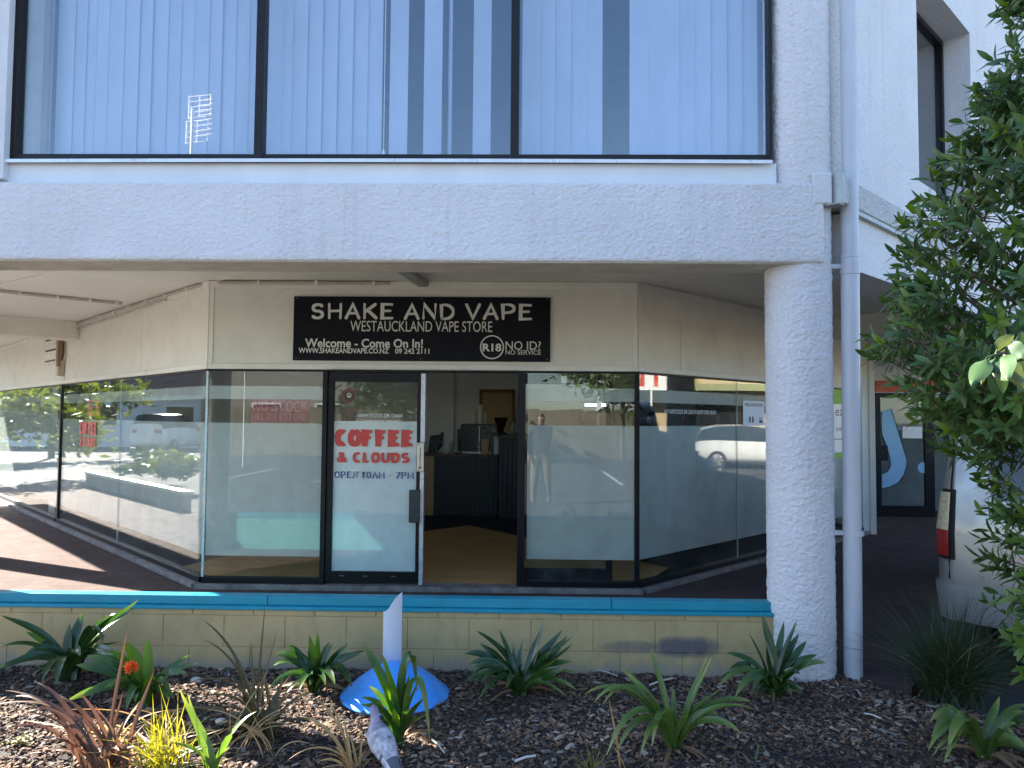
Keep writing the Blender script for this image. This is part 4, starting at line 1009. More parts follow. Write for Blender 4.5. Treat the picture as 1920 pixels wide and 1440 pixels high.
g = MB(); g.box((p.x - .2, 10.965, p.z - .14), (p.x + .1, 11.2, p.z + .14)); g.build('mounting_block', CREAM, t)
# ------------------------------------------------------------------ bark mulch
CHIPM = M_attr('bark_chips')
def chips(n, name, label, smin, smax, ylo, yhi, pale, lift=0.0, seed=1):
    r = np.random.default_rng(seed)
    y = ylo + (yhi - ylo) * r.random(n); xm = np.minimum(6.85 - y, 4.3) - 0.02
    lim = 0.80 * y + 0.35                                  # no wider than the bed shows
    x0 = np.maximum(-lim, -3.9); x = x0 + (np.minimum(xm, lim) - x0) * r.random(n)
    z = np.array([bed_z(a, b) for a, b in zip(x, y)]) + lift + 0.012 * r.random(n)
    L = smin + (smax - smin) * r.random(n) ** 1.8; W = L * (0.22 + 0.36 * r.random(n)); H = 0.0025 + 0.006 * r.random(n)
    base = np.array([[-1, -1, -1], [1, -1, -1], [1, 1, -1], [-1, 1, -1], [-1, -1, 1], [1, -1, 1], [1, 1, 1], [-1, 1, 1]], float)
    v = base[None] * (1 + 0.35 * (r.random((n, 8, 3)) - 0.5)) * np.stack([L, W, H], 1)[:, None] * 0.5
    v[:, 4:, :2] *= (0.55 + 0.4 * r.random((n, 1, 1)))
    ya, pi, ro = r.random(n) * 6.283, r.normal(0, 0.20, n), r.normal(0, 0.24, n)
    cp, sp = np.cos(pi), np.sin(pi); vx = v[..., 0] * cp[:, None] + v[..., 2] * sp[:, None]; vz = -v[..., 0] * sp[:, None] + v[..., 2] * cp[:, None]
    cr, sr = np.cos(ro), np.sin(ro); vy = v[..., 1] * cr[:, None] - vz * sr[:, None]; vz = v[..., 1] * sr[:, None] + vz * cr[:, None]
    cy, sy = np.cos(ya), np.sin(ya); X = vx * cy[:, None] - vy * sy[:, None] + x[:, None]; Y = vx * sy[:, None] + vy * cy[:, None] + y[:, None]; Z = vz + z[:, None]
    V = np.stack([X, Y, Z], -1).reshape(-1, 3)
    fb = np.array([(0, 3, 2, 1), (4, 5, 6, 7), (0, 1, 5, 4), (1, 2, 6, 5), (2, 3, 7, 6), (3, 0, 4, 7)])
    Fc = (fb[None] + 8 * np.arange(n)[:, None, None]).reshape(-1, 4)
    me = bpy.data.meshes.new(name); me.from_pydata(V.tolist(), [], Fc.tolist()); me.materials.append(CHIPM)
    t = r.random(n); k = r.random(n)
    col = np.where((t < pale)[:, None], np.array([0.30, 0.25, 0.20]) * (0.6 + 0.7 * k[:, None]), np.array([0.175, 0.108, 0.070]) * (0.35 + 1.35 * k[:, None] ** 1.6))
    gl = r.random(n) < 0.08; col[gl] = np.array([0.085, 0.075, 0.072]) * (0.6 + 0.9 * k[gl, None])
    col *= np.array([0.95 + 0.75 * noise.noise((p * 1.9, q * 2.6, 3.3)) for p, q in zip(x, y)])[:, None].clip(.45, 1.7)
    a = me.attributes.new('tone', 'FLOAT_COLOR', 'POINT')
    a.data.foreach_set('color', np.repeat(np.concatenate([col, np.ones((n, 1))], 1), 8, axis=0).astype(np.float32).ravel())
    me.update()
    return link(name, me, None, label, None, None, 'stuff')
chips(30000, 'bark_mulch', 'dark brown bark mulch covering the garden bed', 0.010, 0.040, 3.15, 4.87, 0.05, 0.0, 1)
chips(5200, 'coarse_mulch', 'coarser bark pieces lying on the garden mulch', 0.020, 0.048, 3.15, 4.86, 0.06, 0.006, 2)
chips(600, 'pale_mulch', 'pale splinters scattered over the garden mulch', 0.02, 0.06, 3.2, 4.85, 0.9, 0.012, 3)

def on_bed(x, y):
    p = on_z(x, y, -0.07)
    for _ in range(3): p = on_z(x, y, bed_z(p.x, p.y))
    return p

# fallen sticks
STICK = M('pale_stick', (0.55, 0.52, 0.46), 0.7)
for k, ((x0, y0), (x1, y1), rr, lb) in enumerate((((1218, 1291), (1262, 1280), .005, 'white stick lying on the mulch behind the pale green clivia'), ((966, 1436), (1004, 1428), .006, 'pale stick at the bottom edge of the bed'), ((1620, 1345), (1652, 1357), .004, 'thin pale twig on the mulch below the downpipe'), ((810, 1395), (833, 1422), .004, 'curved pale twig on the mulch beside the pigeon'), ((1118, 1262), (1158, 1276), .003, 'thin grey twig near the foot of the wall'))):
    a, b = on_bed(x0, y0) + Vector((0, 0, .022)), on_bed(x1, y1) + Vector((0, 0, .028)); mid = (a + b) / 2 + Vector((0, 0, .006))
    t = thing('fallen_stick', a, lb, 'stick', 'sticks on the mulch'); g = MB(); g.tube([a, mid, b], rr, 6); g.build('stick', STICK, t)
STONEM = M('pale_stone', (0.42, 0.38, 0.31), 0.8, 0.15, 10)
for x, y, s, lb in ((368, 1282, .035, 'pale stone in the sunlit strip at the left of the bed'), (415, 1360, .03, 'tan stone between the flax clumps')):
    p = on_bed(x, y); t = thing('stone', p, lb, 'stone', 'stones in the bed')
    g = MB(); g.grid(lambda u, v: (p.x + s * (1.1 + .3 * noise.noise((u * 5, v * 4, x))) * math.cos(2 * math.pi * u) * math.sin(math.pi * v), p.y + s * .8 * math.sin(2 * math.pi * u) * math.sin(math.pi * v), p.z + .02 - s * .6 * math.cos(math.pi * v)), 12, 8); g.build('stone_body', STONEM, t)

# fallen leaves
def litter(n, seed):
    r = random.Random(seed); g = MB()
    for k in range(n):
        y = r.uniform(3.25, 4.8); x = r.uniform(max(-3.4, -.8 * y), min(bed_xmax(y), .75 * y)); z = bed_z(x, y) + .024; a = r.uniform(0, 6.28); L = r.uniform(.03, .07); W = L * r.uniform(.25, .45)
        d = Vector((math.cos(a), math.sin(a), r.uniform(-.25, .25))); s = Vector((-math.sin(a), math.cos(a), r.uniform(-.4, .4))); c = Vector((x, y, z))
        pts = [c - d * L / 2, c - d * L * .2 + s * W / 2 + Vector((0, 0, .006)), c + d * L * .2 + s * W * .42 + Vector((0, 0, .004)), c + d * L / 2, c + d * L * .2 - s * W * .42, c - d * L * .2 - s * W / 2]
        g.add(pts, [(0, 1, 5), (1, 2, 4, 5), (2, 3, 4)], k % 3)
    return g.build('leaf_litter', [M('litter_tan', (0.26, 0.18, 0.10), 0.8, 0.2, 30), M('litter_brown', (0.13, 0.07, 0.04), 0.8, 0.2, 30), M('litter_grey', (0.20, 0.18, 0.15), 0.8, 0.2, 30)], recalc=False, kind='stuff', label='dry fallen leaves scattered on the mulch')
litter(170, 8)

# ------------------------------------------------------------------ strap-leaved plants
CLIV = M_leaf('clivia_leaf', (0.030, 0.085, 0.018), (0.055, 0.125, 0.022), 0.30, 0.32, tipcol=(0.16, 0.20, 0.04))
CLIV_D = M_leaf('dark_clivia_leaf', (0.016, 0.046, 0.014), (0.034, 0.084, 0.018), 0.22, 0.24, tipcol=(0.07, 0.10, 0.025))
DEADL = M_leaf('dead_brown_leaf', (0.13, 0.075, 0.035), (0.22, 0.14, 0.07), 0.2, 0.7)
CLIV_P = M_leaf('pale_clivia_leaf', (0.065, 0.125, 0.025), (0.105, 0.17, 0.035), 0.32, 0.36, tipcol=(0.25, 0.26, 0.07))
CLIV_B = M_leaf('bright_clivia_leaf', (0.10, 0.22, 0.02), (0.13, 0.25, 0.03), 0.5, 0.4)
FLAX = M_leaf('bronze_flax_leaf', (0.12, 0.065, 0.028), (0.19, 0.10, 0.04), 0.30, 0.45, tipcol=(0.24, 0.09, 0.04))
FLAX_R = M_leaf('red_brown_flax_leaf', (0.075, 0.045, 0.030), (0.12, 0.066, 0.038), 0.22, 0.45, tipcol=(0.17, 0.07, 0.04))
FLAX_G = M_leaf('olive_flax_leaf', (0.075, 0.06, 0.02), (0.12, 0.085, 0.03), 0.25, 0.4)
GOLD = M_leaf('golden_sedge_leaf', (0.13, 0.15, 0.022), (0.22, 0.20, 0.035), 0.35, 0.45)
STRAW = M_leaf('straw_leaf', (0.36, 0.24, 0.10), (0.45, 0.32, 0.15), 0.35, 0.6)
GRASSD = M_leaf('dark_tussock_leaf', (0.018, 0.034, 0.012), (0.035, 0.055, 0.018), 0.2, 0.5)

def leaf_geo(g, alongs, base, tip, arch, W, kind, rs, nseg=12, cross=4, twist=None):
    base, tip = Vector(base), Vector(tip)
    up = Vector((0, 0, 1)); L0 = (tip - base).length
    c1 = base + (tip - base) * 0.22 + up * (0.30 * L0 + arch * 0.7)
    c2 = base + (tip - base) * 0.72 + up * (arch * 1.1)
    def P(t): s = 1 - t; return base * s ** 3 + c1 * (3 * s * s * t) + c2 * (3 * s * t * t) + tip * t ** 3
    hv = Vector((tip.x - base.x, tip.y - base.y, 0))
    az = math.atan2(hv.y, hv.x) if hv.length > 0.01 else rs.uniform(0, 6.28)
    side0 = Vector((-math.sin(az), math.cos(az), 0))
    tw = rs.uniform(-0.5, 0.5) if twist is None else twist
    rows = []; k0 = len(g.v)
    for i in range(nseg + 1):
        t = i / nseg; p = P(t); d = (P(min(1, t + .02)) - P(max(0, t - .02))).normalized()
        nat = side0 - d * side0.dot(d)
        view = (p - CAM).normalized(); fac = d.cross(view)
        if fac.length > 1e-3:
            fac.normalize()
            if fac.dot(nat) < 0: fac = -fac
            s = (nat.normalized() * 0.55 + fac * 0.45) if nat.length > .05 else fac
        else: s = nat
        s.normalize(); nrm = d.cross(s).normalized()
        a = tw * t; s2 = s * math.cos(a) + nrm * math.sin(a); n2 = -s * math.sin(a) + nrm * math.cos(a)
        if kind == 'clivia': w = W * .80 * (0.66 + 0.34 * math.sin(min(1, t / .55) * math.pi / 2)) * (1 - max(0, (t - .45) / .55) ** 2.3) ** 0.85
        elif kind == 'flax': w = W * (0.7 + 0.3 * min(1, t / .3)) * (1 - t ** 2.2) ** 0.9
        else: w = W * (1 - t ** 1.5)
        w = max(w, W * 0.03); fold = 0.22 * w * (1 - .6 * t) if kind != 'grass' else 0.1 * w
        wav = 0.05 * w * math.sin(t * 9 + tw * 7)
        row = []
        for c in range(cross + 1):
            q = -1 + 2 * c / cross
            g.v.append(tuple(p + s2 * (w / 2 * q) + n2 * (fold * abs(q) ** 1.3 + wav * q))); alongs.append(t)
    m_ = cross + 1
    for i in range(nseg):
        for c in range(cross):
            g.f.append((k0 + i * m_ + c, k0 + i * m_ + c + 1, k0 + (i + 1) * m_ + c + 1, k0 + (i + 1) * m_ + c)); g.mi.append(0); g.sm.append(True)

def leaf_obj(plant, base, tip, arch, W, kind, mat, rs, name='leaf', **kw):
    g = MB(); al = []
    leaf_geo(g, al, base, tip, arch, W, kind, rs, **kw)
    o = g.build(name, mat, plant, recalc=False)
    a = o.data.attributes.new('along', 'FLOAT', 'POINT'); a.data.foreach_set('value', np.array(al, np.float32))
    return o

def plant(name, label, cat, bx, by, tips, W, kind, mat, seed, arch=0.10, spread=0.18, group=None, extra=0, extra_len=0.3, basejit=0.03):
    """tips: (x, y[, depth offset, arch, width factor, material]) of each leaf"""
    rs = random.Random(seed); b = on_bed(bx, by) if by < 1440 else on_z(bx, by, -0.11)
    t = thing(name, b, label, cat, group)
    for tp in tips:
        x, y = tp[0], tp[1]; dy = tp[2] if len(tp) > 2 and tp[2] is not None else rs.uniform(-spread, spread * .6)
        ar = tp[3] if len(tp) > 3 and tp[3] is not None else arch * rs.uniform(.6, 1.4)
        wf = tp[4] if len(tp) > 4 and tp[4] is not None else rs.uniform(.85, 1.15); mt = tp[5] if len(tp) > 5 else mat
        tip = at(x, y, b.y + dy); tip.z = max(tip.z, -0.06)
        bb = b + Vector((rs.uniform(-basejit, basejit), rs.uniform(-basejit, basejit), -0.01))
        leaf_obj(t, bb, tip, ar, W * wf, kind, mt, rs)
        if kind == 'clivia' and len(tips) > 5 and rs.random() < .5:
            t2 = tip + Vector((rs.uniform(-.07, .07), rs.uniform(-.12, .12), rs.uniform(-.06, .03))); t2.z = max(t2.z, -.05)
            leaf_obj(t, bb, t2, ar * .8, W * wf * .8, kind, mt, rs)
    for k in range(extra):
        a = rs.uniform(0, 6.28); l = extra_len * rs.uniform(.5, 1); h = rs.uniform(.15, .9) * extra_len
        leaf_obj(t, b + Vector((rs.uniform(-basejit, basejit), rs.uniform(-basejit, basejit), -.01)), b + Vector((l * math.cos(a), l * math.sin(a), h)), arch * .8, W * rs.uniform(.7, 1), kind, mat, rs)
    if kind == 'clivia' and len(tips) > 5:
        for k in range(4):
            a = rs.uniform(0, 6.28); l = rs.uniform(.14, .28)
            leaf_obj(t, b + Vector((.01 * math.cos(a), .01 * math.sin(a), 0)), b + Vector((l * math.cos(a), l * math.sin(a), .012)), .03, W * rs.uniform(.35, .6), kind, DEADL, rs, name='dead_leaf')
    return t, b
GC = 'clivia clumps in the garden bed'
plant('clivia_plant', 'dark clivia with long arching leaves at the far left of the wall', 'plant', 132, 1275,
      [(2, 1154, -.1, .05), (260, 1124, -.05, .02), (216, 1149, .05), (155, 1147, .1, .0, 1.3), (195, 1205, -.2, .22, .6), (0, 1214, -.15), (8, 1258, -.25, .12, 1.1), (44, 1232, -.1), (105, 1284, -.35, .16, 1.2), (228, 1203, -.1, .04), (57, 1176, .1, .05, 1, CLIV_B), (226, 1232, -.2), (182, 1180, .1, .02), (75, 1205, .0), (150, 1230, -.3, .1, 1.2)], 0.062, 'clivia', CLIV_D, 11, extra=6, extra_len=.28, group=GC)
pl2, b2_ = plant('clivia_plant', 'clivia with an orange flower among backlit green leaves', 'plant', 272, 1322,
      [(234, 1204, .08, .05, 1.6, CLIV_B), (277, 1197, .05, .02, 1.1, CLIV_B), (143, 1247, -.05, .05, 1.3), (163, 1229, .0, .05, 1.2), (196, 1228, .05, .05, 1.2), (152, 1308, -.25, .08, 1.3), (291, 1270, -.1, .04, 1.4, CLIV_B), (370, 1243, .05, .04), (237, 1332, -.25, .14), (350, 1262, -.05), (205, 1290, -.2, .1), (320, 1300, -.2, .1)], 0.060, 'clivia', CLIV, 12, group=GC, extra=4, extra_len=.22)
# the flower
ORG = M_leaf('orange_petal', (0.75, 0.16, 0.03), (0.80, 0.26, 0.06), 0.4, 0.5)
fc = at(245, 1254, b2_.y - .06)
g = MB(); g.tube([b2_, (b2_ + fc) / 2 + Vector((-.01, 0, .02)), fc], .007, 6); g.build('flower_stalk', CLIV_P, pl2)
rs = random.Random(5)
for k in range(7):
    d = Vector((rs.uniform(-1, 1), rs.uniform(-1, .3), rs.uniform(-.2, 1))).normalized(); a1 = d.orthogonal().normalized(); a2 = d.cross(a1); c0 = fc + d * .012
    for j in range(6):
        an = j * math.pi / 3; o = a1 * math.cos(an) + a2 * math.sin(an); s = d.cross(o)
        g = MB(); n = 4; al = []
        for i in range(n + 1):
            t_ = i / n; w = .009 * math.sin(math.pi * (.15 + .8 * t_)); p = c0 + d * (.030 * t_) + o * (.004 + .018 * t_ ** 1.6)
            g.v += [tuple(p - s * w), tuple(p + s * w)]; al += [t_, t_]
        for i in range(n): g.f.append((2 * i, 2 * i + 1, 2 * i + 3, 2 * i + 2)); g.mi.append(0); g.sm.append(True)
        g.build('petal', ORG, pl2, recalc=False)

plant('flax_plant', 'red-brown flax fanning from the bottom left corner', 'plant', 205, 1470,
      [(238, 1181, .1, .0, 1.0), (66, 1278, .05, .1), (10, 1294, .0, .1), (18, 1343, -.1, .12), (20, 1368, -.15, .12), (-5, 1320, 0, .12), (178, 1322, .0, .02), (100, 1300, .1, .08), (128, 1340, -.05, .08), (172, 1345, .1, .03), (150, 1300, .05, .06), (60, 1330, -.1, .12), (230, 1300, .1, .0), (85, 1392, -.15, .08), (120, 1410, -.2, .08), (290, 1255, .15, .02), (30, 1305, .1, .12), (165, 1390, -.1, .04), (250, 1350, .0, .02)],
      0.023, 'flax', FLAX_R, 13, arch=.06, extra=16, extra_len=.34, basejit=.07)
plant('sedge_clump', 'golden yellow sedge clump at the bottom left', 'plant', 310, 1462,
      [(x, y, None, .02) for x, y in ((215, 1410), (228, 1395), (255, 1372), (268, 1360), (285, 1352), (278, 1395), (298, 1282), (302, 1300), (306, 1320), (318, 1305), (315, 1345), (322, 1360), (330, 1330), (334, 1290), (338, 1380), (346, 1350), (352, 1300), (350, 1370), (360, 1395), (290, 1330), (262, 1400), (240, 1425), (296, 1375), (310, 1395), (325, 1410), (275, 1420), (250, 1385), (300, 1340), (366, 1378), (232, 1380), (286, 1300))],
      0.010, 'grass', GOLD, 14, arch=.03, extra=80, extra_len=.30, basejit=.10)
plant('flax_plant', 'broad green flax blades in front of the golden sedge', 'plant', 400, 1475,
      [(337, 1292, .05, .0, 1.3), (481, 1334, .05, .06, 1.0), (320, 1392, -.1, .04), (352, 1300, .1, .0, .9), (430, 1400, -.1, .02)], 0.040, 'flax', CLIV_P, 15, arch=.05)
plant('flax_plant', 'bronze flax clump with arching blades in the middle left of the bed', 'plant', 492, 1382,
      [(378, 1160, .05, .1), (381, 1199, .05, .1, .8), (437, 1222, .1, .05), (498, 1121, .05, .0, 1.0), (340, 1290, -.1, .16), (425, 1255, .1, .03), (240, 1366, -.25, .1), (356, 1318, -.1, .12), (530, 1262, .1, .0), (486, 1235, .05, .02), (520, 1180, .1, .0, .8), (470, 1200, .1, .02), (390, 1370, -.2, .08), (512, 1300, .05, .0), (545, 1335, -.1, .03), (407, 1395, -.2, .06), (450, 1290, .0, .03), (460, 1330, -.05, .03), (505, 1310, 0, .02), (540, 1290, .05, .02), (380, 1340, -.1, .1)],
      0.021, 'flax', FLAX_G, 16, arch=.05, extra=22, extra_len=.3, basejit=.06)
plant('clivia_plant', 'glossy clivia between the bronze flax and the blue dome', 'plant', 592, 1300,
      [(580, 1190, .0, .0, 1.0, CLIV_B), (541, 1210, .0, .06, 1.2), (517, 1228, -.05, .08, 1.2), (513, 1248, -.1, .1, 1.2), (617, 1203, .05, .0), (622, 1207, .1, .0), (652, 1208, .05, .03), (675, 1226, .0, .05), (660, 1288, -.25, .14, 1.4), (652, 1262, -.1, .08), (628, 1283, -.3, .1), (504, 1292, -.2, .1), (560, 1296, -.3, .1), (640, 1240, .05, .05), (560, 1222, .1, .03), (600, 1230, -.1, .03)], 0.060, 'clivia', CLIV_D, 17, group=GC, extra=5, extra_len=.22)
plant('flax_plant', 'thin straw-brown grass tuft beside the pigeon', 'plant', 668, 1462,
      [(561, 1340, .05, .06, 1.5), (566, 1300, .1, .1), (615, 1302, .1, .02), (680, 1366, .0, .0), (640, 1330, .05, .02), (600, 1415, -.1, .04), (594, 1430, -.1, .05), (690, 1400, 0, .01), (655, 1370, .05, .01), (630, 1400, -.1, .02), (700, 1420, .0, .02), (540, 1425, -.1, .1)],
      0.014, 'flax', STRAW, 18, arch=.04, extra=6, extra_len=.2)
plant('clivia_plant', 'upright clivia standing in front of the blue dome', 'plant', 748, 1398,
      [(680, 1203, .08, .03, 1.2), (717, 1227, -.02, .02, 1.4, CLIV_B), (782, 1300, .05, .42, 1.0), (764, 1222, .1, .02, .9), (785, 1275, .0, .0, 1.0, CLIV_P), (806, 1392, -.1, .45, .9, CLIV_P), (692, 1286, .0, .04, .9), (677, 1308, -.1, .06, .8), (693, 1318, -.05, .04), (738, 1328, -.15, .0, .9, CLIV_B), (692, 1353, -.15, .06, .8), (796, 1307, -.02, .02, .8), (752, 1240, .05, .0, 1.1), (735, 1290, -.05, .0, 1.3), (770, 1330, -.15, .05)], 0.052, 'clivia', CLIV, 19, group=GC, basejit=.02)
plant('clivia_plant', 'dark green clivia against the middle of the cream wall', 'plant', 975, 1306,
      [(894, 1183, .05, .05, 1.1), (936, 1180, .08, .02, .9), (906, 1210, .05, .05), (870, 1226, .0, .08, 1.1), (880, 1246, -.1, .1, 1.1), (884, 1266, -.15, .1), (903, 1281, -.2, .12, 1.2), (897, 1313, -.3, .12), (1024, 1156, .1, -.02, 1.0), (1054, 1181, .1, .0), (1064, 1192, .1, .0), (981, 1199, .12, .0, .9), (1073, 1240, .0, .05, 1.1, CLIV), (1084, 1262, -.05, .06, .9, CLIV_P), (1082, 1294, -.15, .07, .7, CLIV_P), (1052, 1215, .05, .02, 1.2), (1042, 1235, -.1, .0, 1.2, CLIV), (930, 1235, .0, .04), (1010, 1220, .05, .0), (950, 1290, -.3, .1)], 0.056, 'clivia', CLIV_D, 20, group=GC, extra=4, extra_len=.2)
plant('clivia_plant', 'pale green clivia with drooping leaves near the middle front', 'plant', 1265, 1412,
      [(1113, 1318, -.05, .20, 1.0), (1163, 1250, .05, .04, .9), (1219, 1212, .1, .02, 1.0), (1326, 1230, .08, .0, .9), (1351, 1292, .0, .03, .7), (1408, 1316, -.02, .10, 1.0), (1347, 1342, -.05, .10, .9), (1388, 1373, -.2, .10, 1.0), (1138, 1416, -.25, .24, 1.1), (1222, 1402, -.3, .22, 1.0), (1262, 1290, .1, .0, .8), (1130, 1322, .0, .22, .9), (1205, 1330, .0, .06, .9), (1290, 1340, -.1, .03, .8)], 0.052, 'clivia', CLIV_P, 21, group=GC, basejit=.02)
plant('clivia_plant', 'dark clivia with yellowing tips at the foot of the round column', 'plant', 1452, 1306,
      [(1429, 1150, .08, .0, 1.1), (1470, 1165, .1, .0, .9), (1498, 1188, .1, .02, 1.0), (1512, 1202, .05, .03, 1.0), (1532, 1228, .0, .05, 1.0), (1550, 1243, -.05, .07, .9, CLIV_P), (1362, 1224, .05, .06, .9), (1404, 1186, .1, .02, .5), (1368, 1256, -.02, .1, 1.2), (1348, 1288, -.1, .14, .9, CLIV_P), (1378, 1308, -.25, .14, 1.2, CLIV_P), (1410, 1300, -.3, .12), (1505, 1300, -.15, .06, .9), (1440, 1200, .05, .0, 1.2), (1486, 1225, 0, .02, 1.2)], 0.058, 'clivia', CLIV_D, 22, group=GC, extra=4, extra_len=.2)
plant('clivia_plant', 'light green clivia in the bottom right corner', 'plant', 1843, 1424,
      [(1743, 1356, .0, .16, 1.0), (1746, 1392, -.1, .20, 1.1), (1778, 1404, -.2, .20, 1.2), (1772, 1318, .1, .04, .8, CLIV_B), (1874, 1306, .1, .0, .9), (1930, 1322, .05, .08, 1.0), (1945, 1347, 0, .1, 1.0), (1770, 1432, -.25, .14, .8), (1900, 1375, -.1, .08), (1925, 1405, -.15, .08), (1800, 1350, .05, .08)], 0.056, 'clivia', CLIV_P, 23, group=GC, basejit=.02)
plant('sedge_clump', 'small golden sedge tuft at the bottom edge in front of the pale clivia', 'plant', 1105, 1462,
      [(1094, 1374, 0, .0), (1083, 1401, 0, .0), (1060, 1420, 0, .03), (1128, 1392, 0, .0), (1147, 1395, 0, .0), (1110, 1400, 0, .0), (1076, 1428, 0, .02), (1135, 1420, 0, 0), (1100, 1410, 0, 0)], 0.012, 'grass', GOLD, 24, arch=.02, extra=8, extra_len=.12)
plant('flax_plant', 'single tall straw blade beside the small sedge tuft', 'plant', 1168, 1465, [(1142, 1310, .02, .0, 1.3), (1150, 1400, 0, .02)], 0.013, 'flax', STRAW, 25)
plant('clivia_plant', 'small young green shoot at the bottom right of the middle', 'plant', 1406, 1440, [(1424, 1396, 0, 0, .5), (1416, 1420, 0, .0, .4)], 0.04, 'clivia', CLIV, 26)
plant('straw_tuft', 'dry straw blades tangled through the left corner clumps', 'plant', 250, 1440,
      [(120, 1330, 0, .05), (330, 1330, .05, .05), (180, 1380, -.1, .03), (360, 1400, -.1, .03), (90, 1400, 0, .05), (260, 1320, .1, .0), (420, 1370, 0, .06), (40, 1350, 0, .06), (300, 1390, 0, .0)], 0.009, 'flax', STRAW, 27, arch=.05, extra=26, extra_len=.3, basejit=.22)
plant('straw_tuft', 'thin dry blades around the bronze flax in the middle left', 'plant', 470, 1400,
      [(430, 1300, 0, .03), (540, 1330, 0, .03), (380, 1330, 0, .06), (500, 1260, .05, .0), (590, 1400, -.1, .05), (410, 1420, -.1, .05)], 0.009, 'flax', STRAW, 28, arch=.05, extra=20, extra_len=.26, basejit=.16)
# yellow ground cover
t = thing('stonecrop_patch', on_bed(38, 1396), 'small yellow-green stonecrop patch at the left edge', 'plant')
rs = random.Random(9); b = on_bed(38, 1396)
for k in range(60):
    p = b + Vector((rs.gauss(0, .03), rs.gauss(0, .03), rs.uniform(.01, .035)))
    g = MB(); n = 5
    for j in range(n):
        a = j * 2 * math.pi / n + rs.random(); w = .004
        c = p + Vector((math.cos(a) * .006, math.sin(a) * .006, .003)); s = Vector((-math.sin(a), math.cos(a), 0)) * w; e = p + Vector((math.cos(a) * .013, math.sin(a) * .013, .006))
        g.add([p, c + s, e, c - s], [(0, 1, 2, 3)])
    g.build('rosette', GOLD, t, recalc=False)
# dark tussock at the right
b = on_bed(1782, 1312); t = thing('tussock_grass', b, 'dark fine-bladed tussock grass in front of the van', 'grass')
g = MB(); al = []; rs = random.Random(31)
for k in range(900):
    a = rs.uniform(0, 6.283); el = rs.uniform(.35, 1.45); l = rs.uniform(.30, .74)
    bb = b + Vector((rs.gauss(0, .06), rs.gauss(0, .05), -.01)); tip = bb + Vector((math.cos(a) * math.cos(el) * l * 1.05, math.sin(a) * math.cos(el) * l, math.sin(el) * l * .98))
    leaf_geo(g, al, bb, tip, .04 * rs.random(), .0045, 'grass', rs, nseg=5, cross=1)
o = g.build('blades', GRASSD, t, recalc=False, kind='stuff')
g = MB(); al = []
for k in range(60):
    a = rs.uniform(0, 6.283); el = rs.uniform(.4, 1.4); l = rs.uniform(.25, .6); bb = b + Vector((rs.gauss(0, .05), rs.gauss(0, .05), -.01))
    leaf_geo(g, al, bb, bb + Vector((math.cos(a) * math.cos(el) * l * 1.05, math.sin(a) * math.cos(el) * l, math.sin(el) * l)), .04, .004, 'grass', rs, nseg=5, cross=1)
g.build('dry_blades', STRAW, t, recalc=False, kind='stuff')

# ------------------------------------------------------------------ blue dome and white fin
c = on_bed(741, 1306)
od = thing('garden_ornament', c, 'blue plastic dome with an upright white fin standing in the mulch', 'ornament')
DBL = M('sky_blue_plastic', (0.05, 0.30, 0.76), 0.34, 0.07, 5, spec=0.5, dirt=(0.10, 0.20, 0.36), dirt_amt=(0.55, 0.85), dirt_scale=9, bump=0.08, bs=60)
g = MB(); rr = 0.316
prof = [(rr - .004, -0.004), (rr + .004, 0.0), (rr + .003, 0.008), (rr - .004, 0.014)]
for k in range(1, 15):
    f = k / 14; q = 1 - f; prof.append(((rr - .006) * q + .0001, .014 + .178 * (1 - q ** 1.65)))
g.lathe(prof, c + Vector((0, 0, .012)), 56); g.build('dome', DBL, od)
FINM = M_film('milky_white_plastic', (0.70, 0.71, 0.76), 0.25)
g = MB(); fy = c.y + .20
xl, xr = at(718, 1200, fy).x, at(753, 1200, fy).x; zl, zr = at(718, 1147, fy).z, at(749, 1110, fy).z
rad = (xr - xl) * .62; n = 12
def fin(u, v, off):
    x = xl + (xr - xl) * u; y = fy - math.sqrt(max(0, rad ** 2 - (x - (xl + xr) / 2) ** 2)) + rad * .6 + off
    top = zl + (zr - zl) * (u + .22 * math.sin(u * math.pi * 2) * (1 if u < .5 else .55) * -.5)
    return (x, y, -0.06 + (top + .06) * v)
g.grid(lambda u, v: fin(u, v, 0), n, 10); g.grid(lambda u, v: fin(u, v, .005), n, 10)
for u in (0, 1): g.grid(lambda a, v: fin(u, v, .005 * a), 1, 10)
g.grid(lambda u, a: fin(u, 1, .005 * a), n, 1); g.build('fin', FINM, od)

# ------------------------------------------------------------------ pigeon
pc = on_z(716, 1452, -0.10)
pg = thing('pigeon', pc, 'grey and white pigeon standing in the mulch at the bottom edge', 'bird')
hd = Vector((-.62, .78, 0)).normalized(); sdv = Vector((-hd.y, hd.x, 0))
def PL(x, y, z): return pc + hd * x + sdv * y + Vector((0, 0, z))
sec = [(-.185, .048, .016, .004), (-.13, .075, .030, .010), (-.09, .098, .037, .024), (-.045, .122, .054, .046), (0, .145, .062, .058), (.04, .168, .058, .058), (.064, .196, .042, .044), (.074, .222, .025, .027), (.080, .244, .0205, .022), (.088, .266, .0235, .0245), (.104, .273, .0175, .0185), (.116, .273, .007, .007), (.135, .264, .0018, .0025)]
g = MB(); n = 20; ns = len(sec)
for i, (x, z, w, h) in enumerate(sec):
    a, b = sec[max(0, i - 1)], sec[min(ns - 1, i + 1)]; tx, tz = b[0] - a[0], b[1] - a[1]; l = math.hypot(tx, tz); nx, nz = -tz / l, tx / l
    if i >= 9: nx, nz = 0, 1
    for k in range(n):
        an = 2 * math.pi * k / n; q = h * math.sin(an)
        g.v.append(tuple(PL(x + nx * q, w * math.cos(an), z + nz * q)))
